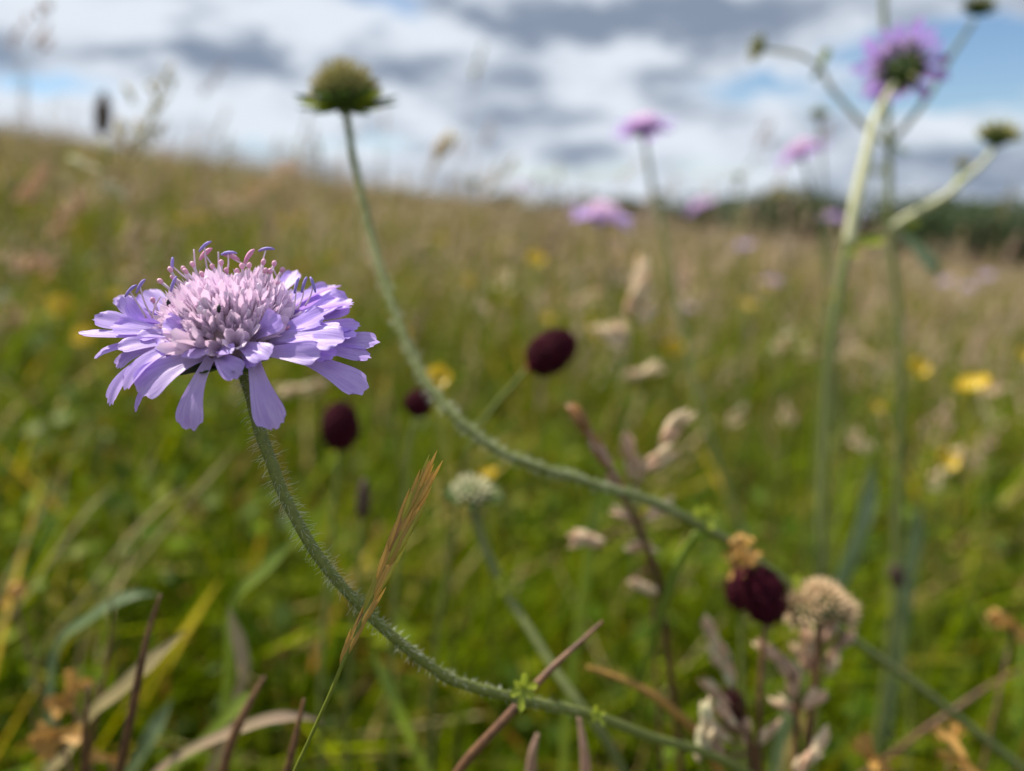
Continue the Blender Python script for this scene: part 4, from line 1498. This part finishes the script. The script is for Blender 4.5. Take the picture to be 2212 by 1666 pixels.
def fog(label, stalk, spikes, mat_stalk='culm', r=0.0005, group=None, name='grass_panicle', dx=0.01, dy=0.02, mats=('fog_pink', 'fog_pale'), seed=0, per=12, fine=None):
    """a soft grass panicle: a stalk and side clusters; spikes = (px,py of cluster middle, length px, width px, angle deg, distance)"""
    rnd = random.Random(seed)
    path, b = stem_to_ground(stalk, dx, dy)
    t = Thing(name, label, 'grass', b, group)
    t.part('stalk', tube(path, rads(len(path), r * 0.6, r, r * 1.4), 6), mat_stalk)
    for (px, py, L, W, ang, dd) in spikes:
        c = at(px, py, dd)
        k = dd / FPX
        v = RT * math.cos(R(ang)) + UP * math.sin(R(ang))
        s = RT * -math.sin(R(ang)) + UP * math.cos(R(ang))
        L, W = L * k, W * k
        # the little branch that carries the cluster
        near = min(path, key=lambda q: (q - (c - v * L * 0.7)).length)
        t.part('branchlet', tube([near, near.lerp(c - v * L * 0.5, 0.5) + UP * 0.0004, c - v * L * 0.5, c + v * L * 0.35], [r * 0.6, r * 0.5, r * 0.4, r * 0.2], 5), mat_stalk)
        n = max(4, int(per * max(1.0, L / (W * 2.4))))
        for i in range(n):
            u = -0.5 + (i + 0.3) / n * 0.85
            sd = (rnd.uniform(-0.5, 0.5)) * W * 0.55
            fd = (rnd.uniform(-0.5, 0.5)) * W * 0.5
            d = (v + s * sd / max(W, 1e-6) * 0.7 + FWD * rnd.uniform(-.3, .3)).normalized()
            Ls = min(max(W * 1.5, 0.0048), L * 0.8) * rnd.uniform(0.85, 1.15)
            if fine:
                Ls = fine * rnd.uniform(0.7, 1.3)
                sd, fd = sd * 2.0 * (0.75 - u), fd * 2.0
                d = (d + s * rnd.uniform(-.5, .5)).normalized()
            t.inst('spikelet', HUSK[rnd.choice(mats)], frame_matrix(c + v * L * u + s * sd + FWD * fd, d, (Ls * 1.15, Ls * 1.15, Ls), rnd.uniform(0, 6)))
    return t


fog('pink grass panicle with a plump upright tip in front of the arching stem', [(1432, 960, .20), (1400, 1010, .20), (1372, 1060, .20), (1380, 1110, .2), (1395, 1170, .202), (1410, 1300, .205), (1420, 1500, .21)],
    [(1446, 935, 78, 30, 50, .20), (1358, 978, 50, 26, 100, .20), (1362, 1020, 40, 34, 80, .20), (1408, 1006, 66, 36, 35, .20), (1380, 1030, 30, 24, 60, .2),
     (1412, 1108, 56, 26, 25, .2), (1368, 1120, 46, 30, 150, .2), (1280, 1166, 62, 26, 172, .2), (1258, 1170, 30, 22, 185, .2), (1372, 1180, 50, 26, -8, .2), (1378, 1262, 46, 18, -30, .204)], seed=1, mat_stalk='culm_brown')
fog('pale upright grass panicle in the open grass right of the tilted burnet', [(1386, 620, .33), (1372, 700, .33), (1356, 780, .33), (1345, 900, .335), (1335, 1100, .34)],
    [(1386, 612, 62, 30, 78, .33), (1372, 660, 60, 34, 75, .33), (1392, 690, 44, 32, 60, .33), (1330, 735, 56, 28, 140, .33), (1350, 725, 40, 30, 120, .33), (1388, 805, 50, 24, 20, .34), (1375, 815, 30, 24, 160, .34)],
    seed=2, mats=('fog_pale', 'fog_pale', 'fog_pink'))
fog('brown bare grass stem leaning left across the arching stem', [(1243, 893, .170), (1270, 935, .170), (1300, 985, .17), (1335, 1050, .17), (1372, 1125, .172), (1400, 1190, .175), (1422, 1245, .18), (1440, 1400, .19)],
    [(1262, 922, 60, 13, 122, .17), (1300, 985, 80, 15, 121, .17), (1340, 1060, 60, 14, 119, .17)], 'culm_brown', 0.0008, mats=('fog_mauve', 'husk_brown'), seed=3)
MA = ('fog_mauve', 'fog_pink', 'fog_pink', 'fog_pale')
fog('pale two-pronged grass head left of the withered burnet', [(1540, 1400, .185), (1570, 1460, .185), (1600, 1530, .186), (1620, 1640, .19), (1630, 1800, .2)],
    [(1540, 1372, 50, 18, 118, .185), (1562, 1412, 56, 22, 115, .185), (1552, 1430, 44, 20, 125, .185), (1578, 1468, 56, 22, 108, .185), (1556, 1505, 60, 24, 130, .185)], seed=4, mats=('fog_pale', 'oat', 'fog_pink'), mat_stalk='culm_brown')
fog('mauve grass head standing under the cream fluffy seed head', [(1690, 1420, .18), (1712, 1480, .18), (1722, 1560, .182), (1718, 1640, .186), (1710, 1800, .19)],
    [(1672, 1415, 60, 24, 138, .18), (1700, 1445, 52, 26, 125, .18), (1714, 1490, 50, 28, 95, .18), (1745, 1520, 44, 28, 40, .18), (1702, 1530, 40, 26, 140, .182)], seed=5, mats=MA, mat_stalk='culm_brown', r=0.0009)
fog('pinkish tangled grass head at the foot of the pale two-pronged one', [(1610, 1560, .175), (1622, 1600, .176), (1630, 1660, .178), (1640, 1800, .18)],
    [(1580, 1560, 60, 24, 130, .175), (1560, 1590, 50, 26, 140, .175), (1612, 1590, 44, 26, 100, .176), (1655, 1590, 44, 22, 60, .176), (1548, 1620, 50, 26, 120, .176)], seed=6, mats=MA, mat_stalk='culm_brown', r=0.0009)
fog('salmon grass tip poking up at the lower edge below the mauve head', [(1755, 1630, .17), (1740, 1680, .17), (1720, 1800, .18)], [(1758, 1622, 70, 24, 48, .17), (1730, 1655, 50, 26, 60, .17)], seed=7, mats=('fog_pale', 'fog_pink'))
fog('pale bristly grass culm rising at the lower edge left of the tangled head', [(1525, 1560, .16), (1520, 1620, .16), (1512, 1700, .165), (1500, 1850, .17)], [(1524, 1560, 50, 24, 85, .16), (1516, 1620, 60, 30, 82, .16)], seed=8, mats=('fog_pale', 'oat'))
fog('mauve grass spears under the cream fluffy seed head', [(1790, 1380, .20), (1782, 1440, .2), (1770, 1520, .2), (1760, 1700, .205)],
    [(1790, 1360, 60, 40, 70, .2), (1755, 1400, 60, 36, 110, .2), (1812, 1392, 44, 30, 50, .2), (1740, 1430, 50, 30, 115, .2), (1790, 1440, 46, 30, 80, .2)], seed=9, mats=MA)
OA = ('oat', 'oat', 'fog_pale')
fog('loose pale oat-like panicle reaching up into the sky over the hillside', [(366, 148, .40), (345, 200, .40), (325, 260, .40), (300, 320, .4), (270, 390, .4), (245, 470, .405), (225, 640, .42)],
    [(362, 162, 34, 16, 80, .40), (345, 190, 32, 15, 95, .4), (372, 185, 26, 13, 70, .4), (282, 208, 36, 18, 115, .4), (330, 196, 30, 15, 110, .4), (340, 235, 40, 18, 80, .4), (352, 222, 28, 14, 60, .4), (322, 262, 38, 16, 80, .4), (300, 282, 34, 16, 110, .4),
     (330, 285, 30, 16, 60, .4), (268, 275, 30, 16, 120, .4), (262, 300, 40, 20, 120, .4), (246, 325, 44, 22, 140, .4), (278, 330, 34, 18, 60, .4), (195, 368, 50, 28, 160, .4), (238, 402, 52, 26, -20, .4), (290, 300, 36, 18, 30, .4)],
    seed=10, mats=OA, r=0.0004, per=4)
SG = 'soft pink grass heads on the left hillside'
PL = ['slim pink grass head leaning right, nearest the oat-like panicle', 'longest slanting pink grass head below the oat-like panicle', 'reddish pink grass head on the skyline left of the arching stem',
      'bushy pink grass head just under the reddish one on the skyline', 'plump pale pink grass head upright on the hillside behind the flower', 'plump pink grass head tilted right beside the upright plump one',
      'pink grass head low behind the yellow buttercup', 'thin pink grass tip crossing the skyline beside the reddish head']
for i, (x0, y0, ln, wd, ang, dd) in enumerate(((70, 400, 110, 26, 55, .50), (150, 460, 150, 30, 48, .46), (590, 385, 130, 34, 32, .62), (520, 430, 110, 48, 40, .60), (15, 575, 60, 46, 95, .42), (92, 575, 56, 44, 60, .42),
                                               (40, 690, 60, 40, 80, .46), (620, 362, 60, 24, 30, .7))):
    a = R(ang)
    fog(PL[i], [(x0 + ln * .4 * math.cos(a), y0 - ln * .4 * math.sin(a), dd), (x0, y0, dd), (x0 - ln * .5 * math.cos(a), y0 + ln * .5 * math.sin(a), dd), (x0 - ln * 0.7, y0 + ln * 1.2, dd)],
        [(x0, y0, ln, wd, ang, dd)], seed=20 + i, mats=('fog_pink', 'fog_pink', 'fog_pale', 'fog_pink'), group=SG, per=17, fine=0.0066)
fog('pale feather-like grass tip floating against the clouds right of the arching stem', [(962, 312, .5), (945, 345, .5), (925, 380, .5), (900, 430, .5), (880, 560, .51)], [(952, 325, 60, 24, 55, .5)], seed=40, mats=('fog_pale', 'oat'))
MG = 'pale grass heads in the middle meadow'
ML = ['straw grass head slanting above the tilted burnet', 'pale drooping grass head left of the slanting straw one', 'pale grass head rising over the drooping one', 'pale grass head bent left beside the branching plant stem',
      'upright tan grass head under the bent one by the branching plant', 'flat lying grass head between the pale stem and branching plant', 'small flat grass head left of the pale stem', 'tan grass head beside the low yellow buttercup',
      'pale grass head just right of the side-on buttercup', 'long pale grass head lying behind the upright dark burnet', 'pale grass head next to the thin stem of the lone tilted bloom', 'faint grass head left of the pale stem, low in the sward',
      'pinkish grass head between pale stem and low buttercup', 'pale grass head under the low yellow buttercup', 'faint upright grass head near the small flat one', 'faint slanting grass head above the small flat one']
for i, (x0, y0, ln, wd, ang, dd) in enumerate(((1270, 645, 80, 26, 38, .5), (1040, 670, 60, 40, 110, .5), (1090, 610, 60, 36, 70, .52), (1870, 770, 60, 30, 150, .5), (1890, 800, 60, 30, 95, .5), (1830, 760, 60, 24, 15, .55),
                                               (1740, 760, 44, 26, 10, .55), (2060, 990, 40, 26, 50, .42), (2150, 850, 50, 30, 30, .48), (650, 838, 120, 22, 12, .34), (1490, 650, 50, 28, 60, .6), (1590, 900, 60, 24, 50, .45), (1860, 960, 60, 26, 125, .42),
                                               (2020, 1035, 50, 24, 30, .42), (1700, 900, 50, 26, 80, .5), (1690, 740, 60, 24, 60, .55))):
    a = R(ang)
    fog(ML[i], [(x0 + ln * .4 * math.cos(a), y0 - ln * .4 * math.sin(a), dd), (x0, y0, dd), (x0 - ln * .5 * math.cos(a), y0 + ln * .5 * abs(math.sin(a)) + 10, dd), (x0 - ln * 0.5, y0 + ln * 1.5 + 40, dd)],
        [(x0, y0, ln, wd, ang, dd)], seed=60 + i, mats=('fog_pink', 'fog_pale', 'oat', 'fog_pale'), group=MG, per=11, fine=0.0062)


def fluffy():
    path, b = stem_to_ground([(1772, 1330, .19), (1770, 1360, .19), (1764, 1440, .192), (1750, 1560, .195)], 0.0, 0.02)
    t = Thing('withered_seed_head', 'cream fluffy withered seed head resting by the arching stem', 'seed head', b)
    t.part('stem', tube(path, rads(len(path), 0.0010, 0.0012), 7), 'culm_brown')
    bud_head(t, at(1772, 1305, .19), cdir(-0.1, 0.9, 0.35), 0.0072, 6, n=80, mat='fluff', bl=1.0, flat=0.9, spike=0.4)
    bud_head(t, at(1738, 1322, .188), cdir(-0.6, 0.6, 0.4), 0.0050, 16, n=34, mat='fluff', nb=3, bl=1.0, flat=1.0, spike=0.7)
    bud_head(t, at(1806, 1322, .191), cdir(0.7, 0.5, 0.2), 0.0045, 17, n=30, mat='fluff', nb=3, bl=1.0, flat=1.0, spike=0.8)
    c = at(1722, 1285, .188)
    t.inst('dry_bract', BRACT_Y, frame_matrix(c, -FWD, 0.006, 0, UP))


fluffy()


def blade(label, pts, w, mat, face=None, name='grass_shoot', dx=0.01, dy=0.02, group=None, r=None):
    """a single leaf of grass or bare culm, rooted in the soil"""
    path, b = stem_to_ground(pts, dx, dy)
    t = Thing(name, label, 'grass', b, group)
    n = len(path)
    if r:
        t.part('culm', tube(path, rads(n, r * 0.35, r, r * 1.15, r * 1.2), 7), mat)
    else:
        m = MB()
        V, F = [], []
        N = Vector(face or (-FWD + UP * 0.6)).normalized()
        for i, p in enumerate(path):
            u = i / (n - 1)
            T = (path[min(i + 1, n - 1)] - path[max(i - 1, 0)]).normalized()
            S = T.cross(N).normalized()
            Nn = S.cross(T)
            ww = w * 0.5 * min(1.0, 0.05 + 5.0 * u) * (1.0 - 0.35 * u)
            V += [p - S * ww, p - Nn * w * 0.12, p + S * ww]
        for i in range(n - 1):
            a = i * 3
            F += [(a, a + 1, a + 4, a + 3), (a + 1, a + 2, a + 5, a + 4)]
        m.add(V, F)
        t.part('leaf', m, mat)
    return t


BL = blade
BL('straw coloured folded grass blade slanting behind the tall brown culm', [(402, 1362, .165), (350, 1405, .165), (300, 1450, .165), (250, 1495, .166), (205, 1530, .17), (150, 1620, .19)], 0.0040, 'blade_dry')
BL('tall dark brown grass culm in front of the straw coloured blade', [(347, 1285, .142), (328, 1340, .142), (310, 1410, .142), (296, 1480, .143), (280, 1560, .145), (255, 1680, .15), (230, 1850, .16)], 0, 'culm_brown', r=0.00085)
BL('thin blackish grass culm left of the tall brown one', [(240, 1290, .19), (238, 1350, .19), (228, 1450, .19), (205, 1560, .19), (185, 1680, .195)], 0, 'culm_brown', r=0.0006)
BL('dark grass culm at the lower left edge of the sward', [(190, 1480, .16), (185, 1560, .16), (182, 1680, .165), (178, 1850, .17)], 0, 'culm_brown', r=0.0009)
BL('pinkish dry grass blade arching low from left to right', [(700, 1560, .160), (650, 1548, .158), (590, 1550, .157), (520, 1572, .157), (440, 1605, .16), (360, 1650, .165), (290, 1720, .175)], 0.0026, 'blade_pinkdry')
BL('short brown grass culm crossing the arching pinkish blade', [(572, 1462, .15), (552, 1495, .15), (525, 1545, .15), (495, 1620, .152), (470, 1720, .156)], 0, 'culm_brown', r=0.0010)
BL('slim dark grass culm at the right end of the arching pinkish blade', [(657, 1510, .13), (648, 1550, .13), (632, 1620, .131), (612, 1700, .135)], 0, 'culm_brown', r=0.00065)
BL('pale curled grass blade hanging beside the straw coloured one', [(495, 1310, .2), (505, 1350, .2), (520, 1400, .2), (526, 1450, .2), (515, 1500, .205), (490, 1580, .215)], 0.0042, 'blade_pinkdry')
BL('pale green grass blade bent in a wide arc behind the tall brown culm', [(345, 1285, .215), (300, 1282, .213), (245, 1300, .212), (190, 1335, .213), (132, 1380, .217), (112, 1440, .22), (108, 1560, .225)], 0.0034, 'blade_glaucous')
BL('broad pale grass blade slanting behind the bristly stem', [(648, 1150, .21), (610, 1190, .21), (570, 1230, .21), (520, 1275, .212), (500, 1320, .215), (495, 1420, .22)], 0.0040, 'blade_light')
BL('brown dry grass stem crossing the bristly stem near the yellow-green leaves', [(1302, 1342, .133), (1250, 1390, .131), (1190, 1445, .129), (1130, 1510, .128), (1075, 1570, .128), (1010, 1640, .130), (950, 1730, .135)], 0, 'culm_brown', r=0.0008)
BL('ochre seedy grass stem lying right of the brown crossing stem', [(1268, 1440, .17), (1330, 1462, .17), (1400, 1495, .17), (1460, 1540, .172), (1510, 1590, .176), (1560, 1680, .18)], 0, 'ochre', r=0.0011)
BL('pinkish grass spike upright below the bristly stem', [(1250, 1545, .145), (1258, 1590, .145), (1264, 1640, .146), (1268, 1720, .15)], 0, 'fog_mauve', r=0.0010)
BL('second pinkish grass spike upright at the lower edge', [(1162, 1585, .145), (1152, 1620, .145), (1146, 1680, .147)], 0, 'fog_mauve', r=0.0011)
BL('pale green grass blade rising to the left below the bristly stem', [(800, 1400, .22), (830, 1460, .22), (860, 1530, .22), (890, 1600, .225)], 0.0036, 'blade_light')
BL('bluish green grass blade at the lower left beside the brown culm', [(372, 1510, .2), (345, 1555, .2), (312, 1610, .2), (280, 1670, .21)], 0.0050, 'blade_glaucous')
BL('short pale grass blade bending under the short brown culm', [(560, 1490, .19), (530, 1510, .19), (490, 1545, .19), (440, 1600, .2)], 0.0042, 'blade_light')
BL('bluish green broad leaf standing right of the pale stem foot', [(1885, 990, .34), (1880, 1060, .34), (1862, 1140, .34), (1835, 1210, .345), (1800, 1290, .35)], 0.0080, 'blade_glaucous')
BL('pale sea-green blade upright in the grass near the small dark plantain', [(1985, 1080, .4), (1980, 1150, .4), (1965, 1230, .405), (1950, 1330, .41)], 0.0095, 'blade_glaucous')
BL('long brown grass stalk slanting up at the lower right below the grey-green stem', [(2212, 1445, .25), (2140, 1480, .25), (2080, 1520, .25), (2000, 1575, .252), (1900, 1650, .26)], 0, 'culm_brown', r=0.0009)
BL('thin green grass blade arching behind the pale seed head', [(1290, 1060, .25), (1284, 1110, .25), (1275, 1180, .25), (1260, 1290, .255)], 0.0045, 'blade_light')
GB = 'pale straw blades lying across the left meadow'
for i, pts in enumerate((((270, 1030, .3), (200, 1090, .3), (130, 1180, .3), (60, 1280, .31)), ((520, 950, .33), (470, 1010, .33), (390, 1100, .33), (300, 1210, .34)), ((130, 1010, .3), (90, 1100, .3), (30, 1220, .3)),
                         ((430, 1040, .33), (350, 1090, .33), (270, 1170, .33), (190, 1280, .34)))):
    BL('thin straw blade slanting through the left meadow below the flower', list(pts), 0.0017, 'blade_dry', group=GB)

# orange-brown withered leaves
OC = 'withered orange leaves in the grass'
WL = ['withered orange-brown leaf left of the dark grass culm', 'withered brown leaf touching the tip of the dark grass culm', 'pale orange withered leaf low beside the dark grass culm',
      'faded tan withered leaf at the end of the straw blades', 'small orange withered leaf between the two dark culms', 'tan withered tuft above the long slanting brown stalk',
      'ochre withered leaf under the long slanting brown stalk', 'orange withered leaf below the grey-green arching stem', 'reddish withered leaf pressed close to the grey-green arching stem']
for i, (px, py, dd, s) in enumerate(((110, 1510, .2, .012), (150, 1490, .2, .010), (130, 1590, .18, .013), (25, 1280, .24, .010), (235, 1640, .18, .008), (2190, 1350, .22, .012), (1880, 1640, .19, .012), (2080, 1640, .18, .011), (2060, 1600, .2, .010))):
    b = at(px, py, dd)
    g = Vector((b.x, b.y + 0.02, gzf(b.x, b.y + 0.02)))
    t = Thing('withered_plant', WL[i], 'leaf', g, OC)
    t.part('stalk', tube([g, g.lerp(b, 0.6) + Vector((0.003, 0, 0)), b], [0.0006, 0.0006, 0.0004], 6), 'culm_brown')
    rnd = random.Random(i)
    for k in range(4):
        v = Vector((rnd.gauss(0, 1), rnd.gauss(0, .5), rnd.gauss(0, .7))).normalized()
        t.part('leaflet', petal(b, b + v * s * 0.35 + UP * s * 0.1, b + v * s * 0.6, s * 0.42, Vector((rnd.gauss(0, .5), -1, rnd.gauss(0.5, .5))), 6, 5, 0.2, 0.4, 0.4, 0.1, i * 7 + k, ruffle=0.12), 'ochre')

# ------------------------------------------------------------------ buttercups
BUTTER = []
for i in range(3):
    mb_ = petal((0.05, 0, 0), (0.5, 0, -0.02), (1, 0, 0.45), 0.95, (0, 0, 1), 6, 7, 0.16, 0.75, 0.25, 0.04, i, peak=0.7)
    BUTTER.append(mb_.mesh('petal', 'buttercup', uv=True))
BCENT = lathe([(0.25, 0.02), (0.3, 0.18), (0.2, 0.34), (0.04, 0.4)], 10, wob=0.1).mesh('centre', 'butter_centre')
BG_ = 'buttercups scattered in the far meadow'


def buttercup(label, px, py, dd, s, A, seed, group=None):
    rnd = random.Random(seed)
    C = at(px, py, dd)
    g = Vector((C.x + rnd.uniform(-.01, .02), C.y + 0.02, 0))
    g.z = gzf(g.x, g.y)
    t = Thing('buttercup', label, 'buttercup', g, group)
    t.part('stem', tube([Vector(p) for p in spline([C, C.lerp(g, 0.5) + Vector((0.004, 0.004, 0)), g], 5)], 0.0007, 6), 'culm')
    A, X, Y = axes(A)
    for k in range(5):
        a = k * 2 * math.pi / 5 + rnd.uniform(0, .3)
        o = X * math.cos(a) + Y * math.sin(a)
        t.inst('petal', BUTTER[k % 3], frame_matrix(C, A - o * 0.2, s, 0, o + A * 0.2))
    t.inst('centre', BCENT, frame_matrix(C, A, s * 0.8))


buttercup('yellow buttercup at the left edge behind the lavender petals', 135, 668, .42, 0.0085, cdir(0.2, 0.5, 0.8), 1)
buttercup('yellow buttercup half hidden below the left petals of the big flower', 185, 735, .44, 0.008, cdir(0, .6, .7), 2)
buttercup('yellow buttercup touching the inner bend of the arching stem', 946, 818, .25, 0.0048, cdir(0.2, .4, .9), 3)
buttercup('yellow buttercup in the open meadow between arching stem and tall mauve flower', 1157, 565, .6, 0.0085, cdir(0, .5, .8), 4)
buttercup('pale and yellow buttercup seen side-on right of the branching plant', 2105, 845, .36, 0.0092, cdir(-0.3, .7, .2), 5)
buttercup('yellow buttercup low in the grass right of the branching plant', 2042, 998, .38, 0.0062, cdir(0, .5, .8), 6)
buttercup('round yellow buttercup touching the stem of the branching plant', 1980, 798, .44, 0.0068, cdir(0, .4, .9), 7)
buttercup('tiny yellow bud peeping over the pale seed head', 1052, 1030, .28, 0.0042, cdir(0, .8, .4), 8)
buttercup('dull yellow buttercup right of the pale upright panicle', 1452, 755, .5, 0.008, cdir(0, .4, .9), 9)
for i, (px, py, dd) in enumerate(((1655, 620, .7), (1610, 660, .6), (2208, 770, .5), (955, 520, .8), (1010, 610, .7), (430, 470, .7), (395, 478, .75), (1890, 880, .6), (250, 640, .6), (1180, 690, .6), (1785, 640, .8), (610, 480, .8), (1850, 545, 1.2), (720, 560, 0.8), (1330, 560, .9))):
    buttercup('small yellow buttercup dot scattered in the far meadow grass', px, py, dd, 0.0055, cdir(0.1, .5, .8), 30 + i, BG_)
